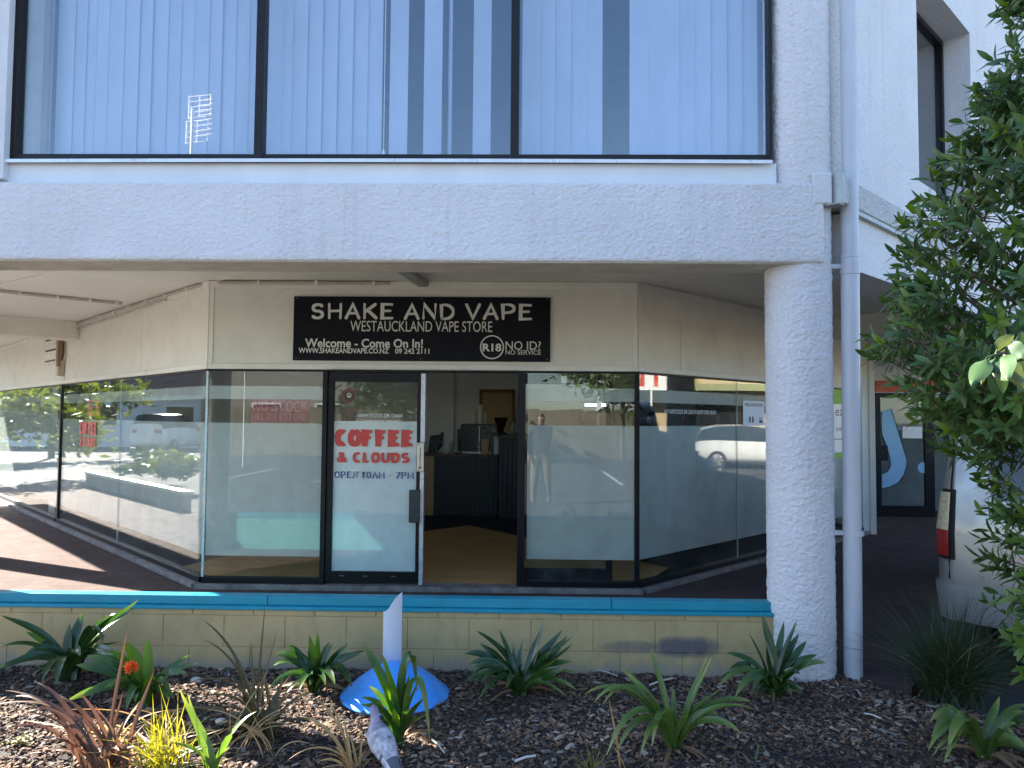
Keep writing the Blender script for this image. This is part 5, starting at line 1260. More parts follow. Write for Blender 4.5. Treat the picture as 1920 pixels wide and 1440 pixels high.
for i in range(ns - 1):
    for k in range(n):
        g.f.append((i * n + k, i * n + (k + 1) % n, (i + 1) * n + (k + 1) % n, (i + 1) * n + k)); g.mi.append(1 if 5 <= i < 8 else (3 if i >= 10 else (2 if i < 2 else (1 if i >= 8 else 0)))); g.sm.append(True)
g.add([g.v[k] for k in range(n)], [tuple(range(n))], 2); 
PM = [M('pigeon_body', (0.42, 0.40, 0.42), 0.75, 0.35, 28, dirt=(0.16, 0.15, 0.18), dirt_amt=(0.5, 0.65), dirt_scale=30), M('pigeon_neck', (0.25, 0.21, 0.27), 0.5, 0.3, 30), M('pigeon_tail', (0.10, 0.10, 0.12), 0.7, 0.2), M('pigeon_beak', (0.06, 0.055, 0.055), 0.4)]
g.build('body', PM, pg)
WGM = M('pigeon_wing', (0.50, 0.49, 0.52), 0.75, 0.3, 30, dirt=(0.22, 0.21, 0.24), dirt_amt=(0.5, 0.66), dirt_scale=26)
for s in (-1, 1):
    def wing(u, v):
        x = .055 - .20 * u; z0 = .185 - .115 * u; hh = .062 * math.sin(math.pi * min(1, .18 + .95 * (1 - u) * .85)) * (1 - u * .35)
        return PL(x, s * (.060 * math.cos((v - .5) * 1.3) * (1 - .55 * u ** 1.5) + .004), z0 + hh * (v - .62))
    g = MB(); g.grid(wing, 14, 7); g.build('wing', WGM, pg, recalc=False)
    for u0, u1 in ((.42, .50), (.60, .67)):
        g = MB(); g.grid(lambda a, v: Vector(wing(u0 + (u1 - u0) * a + .05 * (v - .5), v)) + sdv * s * .0015, 3, 7); g.build('wing_bar', PM[2], pg, recalc=False)
    g = MB(); g.lathe([(0, -.0032), (.0032, 0), (0, .0032)], PL(.096, s * .0195, .272), 8); g.build('eye', M('pigeon_eye', (0.5, 0.12, 0.02), 0.2), pg)
    g = MB(); p = PL(.0, s * .022, .10); q = PL(.01, s * .022, .012); g.tube([p, PL(-.012, s * .022, .055), q], .004, 6)
    for a in (-.5, 0, .5): g.tube([q, q + hd * .03 * math.cos(a) + sdv * .03 * math.sin(a) + Vector((0, 0, -.006))], .0025, 5)
    g.tube([q, q - hd * .018 + Vector((0, 0, -.006))], .0025, 5); g.build('leg', M('pigeon_leg', (0.35, 0.08, 0.07), 0.5), pg)

# ------------------------------------------------------------------ evergreen tree at the right
LEAF1 = M_leaf('evergreen_leaf', (0.038, 0.086, 0.024), (0.092, 0.165, 0.038), 0.32, 0.32)
LEAF2 = M_leaf('young_evergreen_leaf', (0.085, 0.15, 0.020), (0.12, 0.19, 0.03), 0.40, 0.35)
BARK = M('grey_bark', (0.10, 0.075, 0.055), 0.9, 0.3, 12, bump=0.6, bs=40)
TY = 3.35; TX = at(2000, 600, TY).x
prof_px = [(-260, 1960), (-120, 1920), (0, 1882), (60, 1872), (120, 1845), (180, 1825), (240, 1800), (285, 1735), (330, 1745), (400, 1712), (470, 1700), (540, 1688), (600, 1662), (640, 1640), (690, 1668), (720, 1662), (780, 1722), (830, 1752), (880, 1815), (960, 1860), (1040, 1850), (1110, 1870), (1190, 1840), (1250, 1880), (1300, 1900)]
prof_z = [(at(x, y, TY).z, TX - at(x, y, TY).x) for y, x in prof_px][::-1]
def crown_r(z):
    for (z0, r0), (z1, r1) in zip(prof_z[:-1], prof_z[1:]):
        if z0 <= z <= z1: return r0 + (r1 - r0) * (z - z0) / (z1 - z0)
    return 0
tree = thing('evergreen_tree', (TX + .1, TY, -0.1), 'dense glossy evergreen tree overhanging the bed at the right edge', 'tree')
rs = random.Random(77)
TB = Vector((TX + .12, TY + .05, -.12))
g = MB(); trunk_pts = [TB, TB + Vector((-.02, .0, .7)), TB + Vector((.03, -.02, 1.5)), TB + Vector((-.02, .02, 2.4)), TB + Vector((.0, 0, 3.6))]
g.tube(trunk_pts, .05, 10, radii=[.06, .05, .042, .03, .012]); g.build('trunk', BARK, tree)
def leafmesh(name, L, W, mat):
    g = MB(); n = 5
    for i in range(n + 1):
        t = i / n; w = W / 2 * math.sin(math.pi * (.04 + .92 * t) ** .85) ** .8; z = -.18 * L * t * t
        g.v += [(L * t, -w, z + .18 * w), (L * t, 0, z), (L * t, w, z + .18 * w)]
    for i in range(n):
        for c in range(2): g.f.append((3 * i + c, 3 * i + c + 1, 3 * i + 4 + c, 3 * i + 3 + c)); g.mi.append(0); g.sm.append(True)
    me = bpy.data.meshes.new(name); me.from_pydata(g.v, [], g.f); me.materials.append(mat); me.polygons.foreach_set('use_smooth', g.sm); me.update()
    return me, np.array(g.v), g.f
LM = [leafmesh('leaf_dark', .078, .026, LEAF1), leafmesh('leaf_young', .066, .024, LEAF2)]
clusters = []
zlo, zhi = prof_z[0][0], prof_z[-1][0]
while len(clusters) < 1450:
    z = rs.uniform(zlo + .02, min(zhi, 4.3)); r = crown_r(z)
    if r < .05: continue
    a = rs.uniform(0, 6.283); f = rs.random() ** .38
    if rs.random() > (r / .9) + .15: continue
    x, y = TX + r * f * math.cos(a), TY + r * .95 * f * math.sin(a)
    if x > TX + .25 and rs.random() < .75: continue
    lump = noise.noise((x * 3.2, y * 3.2, z * 2.6))
    if lump < -.02 and rs.random() < .85: continue
    if z < 1.25 and rs.random() < .45: continue
    clusters.append((Vector((x, y, z)), Vector((math.cos(a) * .9, math.sin(a) * .9, rs.uniform(-.15, .75))).normalized(), f))
leaves = []
tw = MB()
for c, d, f in clusters:
    young = rs.random() < (.34 if f > .72 else .10)
    Lt = rs.uniform(.07, .15); a1 = d.orthogonal().normalized(); a2 = d.cross(a1); nl = rs.randint(8, 12)
    s0 = c - d * Lt
    tw.tube([s0 - d * .10 - Vector((0, 0, .03)), s0, c], .0022, 4, cap=False)
    for k in range(nl):
        t = k / (nl - 1); an = k * 2.4 + rs.uniform(-.3, .3); el = .35 + .75 * (t ** 1.5) + rs.uniform(-.2, .2)
        out = a1 * math.cos(an) + a2 * math.sin(an); ld = (out * math.cos(el) + d * math.sin(el) + Vector((0, 0, -.12))).normalized()
        nrm = (d * math.cos(el) - out * math.sin(el) + Vector((0, 0, .5))).normalized(); sd = nrm.cross(ld).normalized(); nrm = ld.cross(sd)
        s = rs.uniform(.65, 1.15); m = Matrix((ld * s, sd * s, nrm * s)).transposed().to_4x4(); m.translation = s0 + d * Lt * t
        leaves.append((m, 1 if (young and t > .25) else 0))
tw.build('twigs', BARK, tree, recalc=False, kind='stuff')
for k in range(46):
    c, d, f = clusters[rs.randrange(len(clusters))]
    h = max(.35, min(3.3, c.z - rs.uniform(.1, .5))); j = TB + Vector((0, 0, h + .12)); p = c - d * .15
    g = MB(); g.tube([j, (j + p) / 2 + Vector((0, 0, -.03)), p], .008, 6, radii=[.014, .009, .003], cap=False); g.build('branch', BARK, tree)
def in_view(p):
    d = p - CAM; z = d.dot(C_F)
    if z < .2: return None
    x, y = CX + F_PX * d.dot(C_R) / z, CY - F_PX * d.dot(C_U) / z
    return (z if -20 < x < 1930 and -20 < y < 1450 else None)
order = sorted(range(len(leaves)), key=lambda i: (in_view(leaves[i][0].translation) or 99) )
off = world_loc(tree)
near = set(order[:300])
for i in order[:300]:
    m, k = leaves[i]; o = link('leaf', LM[k][0], tree); o.matrix_local = Matrix.Translation(-off) @ m
fo = MB(); V = []; Fc = []; mi = []
for i, (m, k) in enumerate(leaves):
    if i in near: continue
    A = np.array(m.to_3x3()); vv = LM[k][1] @ A.T + np.array(m.translation) - np.array(off)
    b0 = len(V); V += vv.tolist(); Fc += [tuple(q + b0 for q in f) for f in LM[k][2]]; mi += [k] * len(LM[k][2])
me = bpy.data.meshes.new('foliage'); me.from_pydata(V, [], Fc); me.materials.append(LEAF1); me.materials.append(LEAF2)
me.polygons.foreach_set('material_index', mi); me.polygons.foreach_set('use_smooth', [True] * len(Fc)); me.update()
link('foliage', me, tree, kind='stuff')

# broad-leaved sapling hanging into the right edge
BRD = M_leaf('broad_leaf', (0.028, 0.062, 0.02), (0.042, 0.082, 0.028), 0.15, 0.45)
BRD_Y = M_leaf('yellowing_broad_leaf', (0.075, 0.10, 0.025), (0.10, 0.12, 0.03), 0.25, 0.45)
sy = 2.0
sp = thing('broadleaf_sapling', (2.15, sy, -0.1), 'branch of large pale green ovate leaves hanging in at the right edge', 'tree')
hub = at(1866, 664, sy)
g = MB(); g.tube([(2.15, sy, -.1), (2.1, sy, 1.2), (1.9, sy, 1.75), at(1960, 648, sy), hub], .012, 8, radii=[.022, .018, .012, .005, .003]); g.build('stem', BARK, sp)
def broad(base, tip, W, mat, rs_):
    base, tip = Vector(base), Vector(tip); ax = tip - base; L = ax.length; ax.normalize(); vw = (base - CAM).normalized(); s = ax.cross(vw).normalized(); nn = s.cross(ax)
    s = (s + nn * rs_.uniform(-.6, .6)).normalized(); nn = s.cross(ax); g = MB(); n = 9; cr = 4
    for i in range(n + 1):
        t = i / n; w = W / 2 * (math.sin(math.pi * t ** .62) ** .75 if 0 < t < 1 else 0.001)
        for c in range(cr + 1):
            q = -1 + 2 * c / cr; g.v.append(tuple(base + ax * L * t + s * w * q + nn * (.10 * W * abs(q) - .12 * L * t * t + .02 * W * math.sin(t * 14) * abs(q))))
    for i in range(n):
        for c in range(cr): g.f.append((i * 5 + c, i * 5 + c + 1, i * 5 + 6 + c, i * 5 + 5 + c)); g.mi.append(0); g.sm.append(True)
    g.build('leaf', mat, sp, recalc=False)
rs = random.Random(4)
for (x0, y0, x1, y1, dy, w, mt) in ((1848, 672, 1822, 728, -.05, .052, BRD), (1846, 682, 1842, 722, .02, .02, BRD_Y), (1866, 670, 1868, 702, -.03, .05, BRD), (1872, 668, 1895, 716, -.08, .07, BRD), (1870, 655, 1898, 628, .03, .04, BRD_Y), (1885, 650, 1925, 675, -.04, .06, BRD), (1890, 672, 1918, 730, .0, .05, BRD_Y), (1900, 660, 1935, 700, .03, .05, BRD), (1880, 690, 1880, 735, .05, .035, BRD), (1905, 640, 1930, 640, .0, .05, BRD)):
    p, q = at(x0, y0, sy), at(x1, y1, sy + dy); g = MB(); g.tube([hub, p], .0018, 5); g.build('leaf_stalk', BRD, sp); broad(p, q, w, mt, rs)

# ------------------------------------------------------------------ van
VO = Vector((2.71, 5.02, -0.10)); va = Vector((.7071, -.7071, 0)); vf = Vector((.7071, .7071, 0))
van = thing('parked_van', VO + va * .85 + vf * 2.2, 'silver beige van parked behind the evergreen tree, rear lamp showing', 'van')
VW, VL, VR = 1.69, 4.5, 0.13
plan = []
def corner(cx, cy, a0): return [(cx + VR * math.cos(R(a0 + 15 * k)), cy + VR * math.sin(R(a0 + 15 * k))) for k in range(7)]
plan = corner(VR, VR, 180) + [(VW * f, 0.0 - .02 * math.sin(math.pi * f)) for f in (.2, .35, .5, .65, .8)] + corner(VW - VR, VR, 270) + [(VW, VL * f) for f in (.2, .4, .6, .8)] + corner(VW - VR, VL - VR, 0) + [(VW * f, VL + .04) for f in (.7, .3)] + corner(VR, VL - VR, 90) + [(0, VL * f) for f in (.8, .6, .4, .2)]
NPn = len(plan)
vrows = [(.38, .025), (.48, .006), (.60, .0), (.95, .0), (1.05, .012), (1.30, .045), (1.60, .10), (1.78, .145), (1.88, .20), (1.93, .30), (1.95, .55)]
def van_pt(i, z, off=0.0):
    for (z0, s0), (z1, s1) in zip(vrows[:-1], vrows[1:]):
        if z <= z1: break
    s = s0 + (s1 - s0) * (z - z0) / (z1 - z0); a, b = plan[i % NPn]; p, q = plan[(i - 1) % NPn], plan[(i + 1) % NPn]
    nx, ny = q[1] - p[1], -(q[0] - p[0]); l = math.hypot(nx, ny) or 1; nx, ny = nx / l, ny / l
    # inward taper, stronger at the front (windscreen)
    k = 1.0 if b < VL * .6 else 2.6
    return VO + va * (a - nx * s + nx * off) + vf * (b - ny * s * k + ny * off) + Vector((0, 0, z))
VP = M('van_paint', (0.23, 0.225, 0.22), 0.32, 0.03, 2, metal=0.45, coat=0.6)
VB = M('van_bumper', (0.20, 0.20, 0.195), 0.4, 0.05, 4, coat=0.2)
g = MB(); nz = len(vrows)
g.add([van_pt(i, z) for z, _ in vrows for i in range(NPn)], [(r * NPn + i, r * NPn + (i + 1) % NPn, (r + 1) * NPn + (i + 1) % NPn, (r + 1) * NPn + i) for r in range(nz - 1) for i in range(NPn)], 0, True)
g.add([van_pt(i, 1.95) for i in range(NPn)], [tuple(range(NPn))]); g.add([van_pt(i, .38) for i in range(NPn)], [tuple(reversed(range(NPn)))]); g.build('body', VP, van)
def van_patch(name, i0, i1, zs, mat, off=.008):
    g = MB(); m = i1 - i0 + 1
    g.add([van_pt(i, z, off) for z in zs for i in range(i0, i1 + 1)], [(r * m + i, r * m + i + 1, (r + 1) * m + i + 1, (r + 1) * m + i) for r in range(len(zs) - 1) for i in range(m - 1)], 0, True)
    return g.build(name, mat, van, recalc=False)
VGL = M('van_glass', (0.015, 0.018, 0.02), 0.06, 0.1)
van_patch('rear_window', 7, 12, (1.18, 1.3, 1.45, 1.62), VGL)
van_patch('side_window', 19, 22, (1.18, 1.4, 1.62), VGL); van_patch('windscreen', 27, 30, (1.15, 1.4, 1.65), VGL); van_patch('side_window', 38, 41, (1.18, 1.4, 1.62), VGL)
zl0, zl1, zl2 = at(1762, 1040, 5.0).z + .1, at(1762, 992, 5.0).z + .1, at(1762, 922, 5.0).z + .1
for i0, i1 in ((1, 6), (12, 17)):
    van_patch('lamp_surround', i0, i1, (zl0 - .02, (zl0 + zl2) / 2, zl2 + .02), BLACK, .006)
    j0, j1 = (i0, i1 - 1) if i0 == 1 else (i0 + 1, i1)
    van_patch('red_lamp', j0, j1, (zl0, (zl0 + zl1) / 2, zl1), M('red_lamp_lens', (0.30, 0.012, 0.012), 0.15, 0.1), .013)
    van_patch('clear_lamp', j0, j1, (zl1, (zl1 + zl2) / 2, zl2), M('clear_lamp_lens', (0.50, 0.42, 0.26), 0.15, 0.25, 40), .013)
zb0 = at(1765, 1168, 5.0).z + .1; zb1 = at(1765, 1090, 5.0).z + .1
van_patch('rear_bumper', 0, 18, (max(.39, zb0), zb0 + .06, zb1 - .03, zb1), VB, .02)
van_patch('bumper_ledge', 0, 18, (zb1, zb1 + .015), VB, .012)
g = MB(); g.tube([van_pt(5, z, .006) for z in (zb1 + .03, .8, 1.0, 1.3, 1.6)], .005, 5); g.build('tailgate_gap', BLACK, van)
TYR = M('tyre_rubber', (0.02, 0.02, 0.02), 0.8); RIM = M('wheel_rim', (0.45, 0.46, 0.48), 0.3, 0.05, metal=0.8)
def wheel(par, c, ax, r, w):
    a = Vector(ax).normalized(); b = a.cross(Vector((0, 0, 1))).normalized(); u = Vector((0, 0, 1)); wh = link('wheel', None, par)
    def ring(prof, mat, nm, n=24):
        g = MB(); vs = [Vector(c) + a * o + (b * math.cos(2 * math.pi * k / n) + u * math.sin(2 * math.pi * k / n)) * rr for rr, o in prof for k in range(n)]
        g.add(vs, [(i * n + k, i * n + (k + 1) % n, (i + 1) * n + (k + 1) % n, (i + 1) * n + k) for i in range(len(prof) - 1) for k in range(n)], 0, True); g.build(nm, mat, wh)
    ring([(r * .64, w / 2 - .01), (r * .9, w / 2), (r, w / 2 - .03), (r, -w / 2 + .03), (r * .9, -w / 2), (r * .64, -w / 2 + .01)], TYR, 'tyre')
    g = MB()
    for k in range(5):
        an = k * 2 * math.pi / 5; d = b * math.cos(an) + u * math.sin(an); s = (-b * math.sin(an) + u * math.cos(an)) * r * .11; o = Vector(c) + a * (w / 2 - .015)
        g.add([o + d * r * .06 - s, o + d * r * .64 - s * 1.2, o + d * r * .64 + s * 1.2, o + d * r * .06 + s], [(0, 1, 2, 3)])
    g.build('rim', RIM, wh)
    ring([(0.001, w / 2 - .04), (r * .64, w / 2 - .05)], M('rim_dark', (0.08, 0.08, 0.085), 0.5), 'rim_back')
for a_, f_ in ((.06, .85), (VW - .06, .85), (.06, VL - .8), (VW - .06, VL - .8)):
    wheel(van, VO + va * a_ + vf * f_ + Vector((0, 0, .30)), va * (-1 if a_ < .5 else 1), .30, .19)
# ------------------------------------------------------------------ what stands behind and beside the camera (mirrored in the panes)
def car(label, loc, rz, col, h=1.0, wag=0.0):
    t = thing('parked_car', loc, label, 'car', 'cars in the car park'); t.rotation_euler = (0, 0, rz)
    S = [(-2.12, .45, .74, .76, .70, .66), (-2.02, .30, .90, 1.02 + .1 * wag, .80, .66), (-1.78, .25, .95, 1.36 + .12 * wag, .85, .63), (-1.30, .22, .97, 1.48, .87, .64), (-.3, .22, .95, 1.51, .88, .65), (.30, .22, .93, 1.44, .88, .63), (1.0, .22, .90, 1.03, .87, .72), (1.6, .24, .80, .87, .84, .72), (2.0, .30, .66, .71, .74, .62), (2.12, .42, .56, .60, .62, .55)]
    def cs(s):
        x, zl, zb, zt, hb, ht = s; zb, zt = zb * h, zt * h
        half = [(0, zl), (.8 * hb, zl), (hb, zl + .18), (hb * 1.01, (zl + zb) / 2 + .08), (hb * .985, zb), (ht, zt - .045), (ht * .6, zt), (0, zt + .012)]
        return [(x, y, z) for y, z in half] + [(x, -y, z) for y, z in half[-2:0:-1]]
    rings = [cs(s) for s in S]; n = len(rings[0]); body = MB(); gl = MB()
    for i in range(len(S) - 1):
        for k in range(n):
            q = [rings[i][k], rings[i][(k + 1) % n], rings[i + 1][(k + 1) % n], rings[i + 1][k]]
            side = k in (4, 9); top = k in (5, 6, 7, 8)
            isg = (side and 1 <= i <= 5) or (top and i in (1, 5)) or (top and i == 1)
            (gl if isg else body).add(q, [(0, 1, 2, 3)], 0, not isg)
    body.add(rings[0], [tuple(range(n))]); body.add(rings[-1], [tuple(range(n))])
    bo = body.build('body', M('car_paint_%s' % label[:12].replace(' ', '_'), col, 0.25, 0.02, coat=0.8), t, local=True)
    bm = bmesh.new(); bm.from_mesh(bo.data); bmesh.ops.remove_doubles(bm, verts=bm.verts, dist=.001); bmesh.ops.recalc_face_normals(bm, faces=bm.faces); bm.to_mesh(bo.data); bm.free()
    gl.build('glazing', VGL, t, local=True)
    for x in (-.35,):
        for s in (-1, 1):
            g = MB(); g.add([(x - .05, s * .885 * 1.0, .95 * h), (x + .05, s * .885, .95 * h), (x + .05, s * .655, 1.47 * h), (x - .05, s * .655, 1.47 * h)], [(0, 1, 2, 3)]); g.build('door_pillar', BLACK, t, local=True)
    for s in (-1, 1):
        g = MB(); g.box((-2.115, s * .52 - .14, .72 * h), (-1.98, s * .58 + .16, .90 * h)); g.build('tail_lamp', MATS['red_lamp_lens'], t, local=True, bevel=.02)
        g = MB(); g.box((1.88, s * .55 - .12, .55 * h), (2.05, s * .55 + .12, .68 * h)); g.build('headlight', RIM, t, local=True, bevel=.03)
        g = MB(); g.box((.55, s * .88 - .02, .93), (.72, s * 1.0, 1.05)); g.build('wing_mirror', BLACK, t, local=True, bevel=.02)
    g = MB(); g.box((-2.135, -.25, .52), (-2.12, .25, .64)); g.build('number_plate', WHITE_P, t, local=True)
    for x in (-1.3, 1.3):
        for s in (-1, 1):
            wl = Vector(t.location)
            wheel(t, wl + Vector((x, s * .80, .31)), (0, s, 0), .31, .20)
    return t
car('white hatchback parked beyond the right wing, mirrored in the angled right pane', (20.0, 13.8, -.10), R(96), (0.58, 0.58, 0.56))
car('silver car parked along the right wing in shade', (9.2, 8.2, -.10), R(45), (0.30, 0.32, 0.36))
car('white tall wagon parked at the left, mirrored in the angled left pane', (-30.5, 20.5, -.10), R(185), (0.75, 0.76, 0.78), 1.15, 1.0)
car('dark blue car across the car park', (6.0, -11.0, -.10), R(20), (0.03, 0.045, 0.08))

BGL = [M_leaf('background_leaf', (0.03, 0.06, 0.015), (0.06, 0.10, 0.025), 0.25, 0.5), M_leaf('yellow_green_background_leaf', (0.065, 0.10, 0.016), (0.11, 0.14, 0.03), 0.3, 0.5)]
def bg_tree(name, label, cat, loc, h, r, zc, n, seed, mi=0, trunk=True, ls=.16):
    t = thing(name, loc, label, cat, 'planting round the car park'); rr = np.random.default_rng(seed)
    if trunk:
        g = MB(); g.tube([(0, 0, -.1), (.05, 0, h * .3), (0, .05, h * .75)], .1, 8, radii=[.13, .09, .03]); g.build('trunk', BARK, t, local=True)
    lob = rr.normal(0, .45, (9, 3)) * np.array([r, r, h * .28]) + np.array([0, 0, zc]); c = lob[rr.integers(0, 9, n)] + rr.normal(0, .28, (n, 3)) * np.array([r, r, h * .22])
    c[:, 2] = np.maximum(c[:, 2], .05); a = rr.normal(0, 1, (n, 3)); a /= np.linalg.norm(a, axis=1)[:, None]; b = np.cross(a, rr.normal(0, 1, (n, 3))); b /= np.linalg.norm(b, axis=1)[:, None]
    s = ls * (.6 + .8 * rr.random((n, 1))); V = np.stack([c - a * s, c + b * s * .4, c + a * s, c - b * s * .4], 1).reshape(-1, 3)
    me = bpy.data.meshes.new('crown'); me.from_pydata(V.tolist(), [], np.arange(4 * n).reshape(-1, 4).tolist()); me.materials.append(BGL[mi]); me.update(); link('crown', me, t)
bg_tree('tree', 'leafy tree beyond the left car park', 'tree', (-24, 22, -.1), 5, 1.8, 2.6, 2600, 1, 1)
bg_tree('shrub', 'yellow-green shrub beyond the low side wall', 'shrub', (-12.2, 11.6, -.1), 1.0, .6, .5, 1100, 2, 1, False, .09)
bg_tree('shrub', 'brownish green shrub at the end of the low side wall', 'shrub', (-13.6, 12.8, -.1), 1.0, .6, .5, 1000, 3, 0, False, .09)
bg_tree('shrub', 'small green shrub behind the low side wall near the column', 'shrub', (-10.8, 10.0, -.1), .8, .45, .4, 800, 4, 0, False, .08)
bg_tree('tree', 'round green tree across the car park behind the photographer', 'tree', (-4.5, -13.5, -.1), 5.5, 2.0, 3.2, 2600, 5, 0)
bg_tree('tree', 'tall green tree across the car park to the right of the photographer', 'tree', (3.8, -15.5, -.1), 6.0, 2.0, 3.6, 2600, 6, 1)
bg_tree('tree', 'spreading tree near the brick fence on the far side', 'tree', (12.0, -14, -.1), 6.0, 2.4, 3.4, 2600, 7, 0)
bg_tree('shrub', 'tall yellow-green shrub at the far end of the left wing', 'shrub', (-14.6, 16.6, -.1), 3.0, 1.2, 1.5, 2200, 8, 1, False, .13)
# front planting strip seen mirrored
for k, (x, y) in enumerate(((-1.6, 2.7), (.9, 2.75), (2.2, 2.6))):
    bg_tree('shrub', ['low shrub at the left of the kerb in front of the bed', 'low spiky shrub in the middle of the kerb', 'low shrub at the right of the kerb'][k], 'shrub', (x * 1.6, y - .25, -.12), .35, .22, .15, 260, 20 + k, 0, False, .06)

# fence, houses, far block
g = MB(); t = thing('boundary_fence', (0, -17.5, -.1), 'tan paling fence along the far side of the car park', 'fence')
FEN = M('tan_fence', (0.17, 0.14, 0.10), 0.8, 0.15, 3)
for k in range(60):
    x = -18 + k * .62; g = MB(); g.box((x, -17.56, -.1), (x + .6, -17.5, 1.9 + .03 * (k % 3))); g.build('paling', FEN, t)
def house(label, x0, x1, y0, y1, ze, zr, wall, roof, face):
    t = thing('house', ((x0 + x1) / 2, (y0 + y1) / 2, -.1), label, 'house')
    g = MB(); g.box((x0, y0, -.1), (x1, y1, ze)); g.build('wall', wall, t)
    g = MB(); o = .5
    if face == 'x':
        xm = (x0 + x1) / 2; rows = 14
        for sgn, xa in ((1, x1 + o), (-1, x0 - o)):
            for k in range(rows):
                f0, f1 = k / rows, (k + 1) / rows + .012; xA, xB = xa + (xm - xa) * f0, xa + (xm - xa) * min(1, f1); zA, zB = ze - .15 + (zr - ze + .15) * f0, ze - .15 + (zr - ze + .15) * min(1, f1)
                ny = int((y1 - y0 + 2 * o) / .3); vs = []
                for j in range(ny * 2 + 1):
                    y = y0 - o + (y1 - y0 + 2 * o) * j / (ny * 2); b = .03 * (j % 2)
                    vs += [(xA, y, zA + .04 + b), (xB, y, zB + b)]
                g.add(vs, [(2 * j, 2 * j + 2, 2 * j + 3, 2 * j + 1) for j in range(ny * 2)])
        for y in (y0, y1): g.add([(x0, y, ze - .15), (x1, y, ze - .15), (xm, y, zr)], [(0, 1, 2)])
    else:
        ym = (y0 + y1) / 2
        g.add([(x0 - o, y1 + o, ze - .15), (x1 + o, y1 + o, ze - .15), (x1 + o, ym, zr), (x0 - o, ym, zr), (x0 - o, y0 - o, ze - .15), (x1 + o, y0 - o, ze - .15)], [(0, 1, 2, 3), (3, 2, 5, 4)])
        for x in (x0, x1): g.add([(x, y0, ze - .15), (x, y1, ze - .15), (x, ym, zr)], [(0, 1, 2)])
    g.build('roof', roof, t)
    return t
WT = M('white_weatherboard', (0.66, 0.67, 0.66), 0.7, 0.05); RT = M('brown_roof_tiles', (0.17, 0.085, 0.075), 0.8, 0.15, 4); TANW = M('tan_building', (0.42, 0.33, 0.20), 0.8, 0.06); RG = M('grey_iron_roof', (0.22, 0.23, 0.24), 0.6)
h1 = house('low white house with brown tiled roof beyond the left car park', -42, -34, 12, 34, 2.7, 5.2, WT, RT, 'x')
for k, y in enumerate((15, 18, 21, 25, 29)):
    f = link('window', None, h1); g = MB(); g.box((-33.99, y, .9), (-33.95, y + 1.6, 2.1)); g.build('frame', WHITE_P, f); g = MB(); g.box((-33.945, y + .1, 1.0), (-33.94, y + 1.5, 2.0)); g.build('pane', VGL, f)
h2 = house('two-storey grey-roofed house behind the photographer', -18, -5, -32, -21, 6.2, 8.6, M('dull_weatherboard', (0.24, 0.23, 0.21), 0.8), RG, 'y')
for x in (-16, -13, -10, -7):
    for z in (1, 4): 
        f = link('window', None, h2); g = MB(); g.box((x, -20.99, z), (x + 1.4, -20.95, z + 1.2)); g.build('frame', WHITE_P, f); g = MB(); g.box((x + .08, -20.945, z + .08), (x + 1.32, -20.94, z + 1.12)); g.build('pane', VGL, f)
h3 = house('long tan shop building beyond the right car park', 30, 42, -20, 40, 4.6, 5.4, TANW, RG, 'x')
for k in range(9):
    y = -12 + k * 5; f = link('window', None, h3); g = MB(); g.box((29.9, y, .1), (29.98, y + 4, 2.6)); g.build('pane', VGL, f)
g = MB(); g.box((28.2, -14, 2.9), (29.95, 34, 3.2)); g.build('canopy', M('canopy_green', (0.20, 0.22, 0.10), 0.6), h3)
ap = thing('apartment_block', (24, -80, -.1), 'far apartment block mirrored in an upper window', 'building')
APW = M('pale_concrete', (0.55, 0.56, 0.58), 0.7); g = MB(); g.box((10, -92, -.1), (34, -80, 33)); g.build('wall', M('block_grey', (0.30, 0.33, 0.38), 0.7), ap)
for k in range(10):
    z = 2.5 + k * 3.1; g = MB(); g.box((9.6, -79.99, z), (34.4, -78.8, z + .9)); g.build('balcony', APW, ap); g = MB(); g.box((10.5, -79.98, z + 1.0), (33.5, -79.9, z + 2.6)); g.build('pane', VGL, ap)
# roof antenna
vx = lambda px, Y: (px - 984) / F_PX * Y
AX, AY, AZ = vx(352, 20.0), 9.66 - 20.0, 9.75
an = thing('roof_antenna', (AX, AY, -.1), 'white grid aerial on a tall mast mirrored in the leftmost upper window', 'antenna')
WM = M('white_metal', (0.80, 0.80, 0.78), 0.4)
g = MB(); g.tube([(AX - .2, AY, -.1), (AX - .2, AY, AZ + .3)], .035, 8); g.build('mast', WM, an)
for s, dz in ((.0, .34), (-.05, -.36)):
    g = MB()
    for k in range(5): z = AZ + dz - .3 + .15 * k; g.tube([(AX - .3 + s, AY, z), (AX + .3 + s, AY, z + .06)], .012, 5)
    for x in (-.3, 0, .3): g.tube([(AX + x + s, AY, AZ + dz - .32 + .1 * (x + .3)), (AX + x + s, AY, AZ + dz + .32 + .1 * (x + .3))], .012, 5)
    g.build('grid_panel', WM, an)
for k in range(8):
    z = AZ - .5 + .14 * k; g = MB(); g.tube([(AX + .0, AY + .1, z), (AX + .42, AY + .15, z + .04)], .014, 5); g.build('dipole', WM, an)
# road sign on a pole, mirrored in the right wing
sg = thing('street_sign', (19.3, 10.2, -.1), 'white and yellow roadside sign with red letters on a pole', 'sign')
g = MB(); g.box((19.3, 9.4, 2.55), (19.36, 11.0, 3.3)); g.build('panel', WHITE_P, sg)
g = MB(); g.box((19.3, 11.0, 2.75), (19.36, 11.8, 3.25)); g.build('yellow_panel', M('yellow_sign', (0.34, 0.24, 0.09), 0.6), sg)
text('ITE', Frame(19.3, 11.0, 0, -1, -1, 0), 0.1, 1.5, 2.68, 3.18, .01, RED_P, sg, bold=.015)
g = MB(); g.tube([(19.36, 10.2, -.1), (19.36, 10.2, 2.55)], .04, 8); g.build('pole', WM, sg)
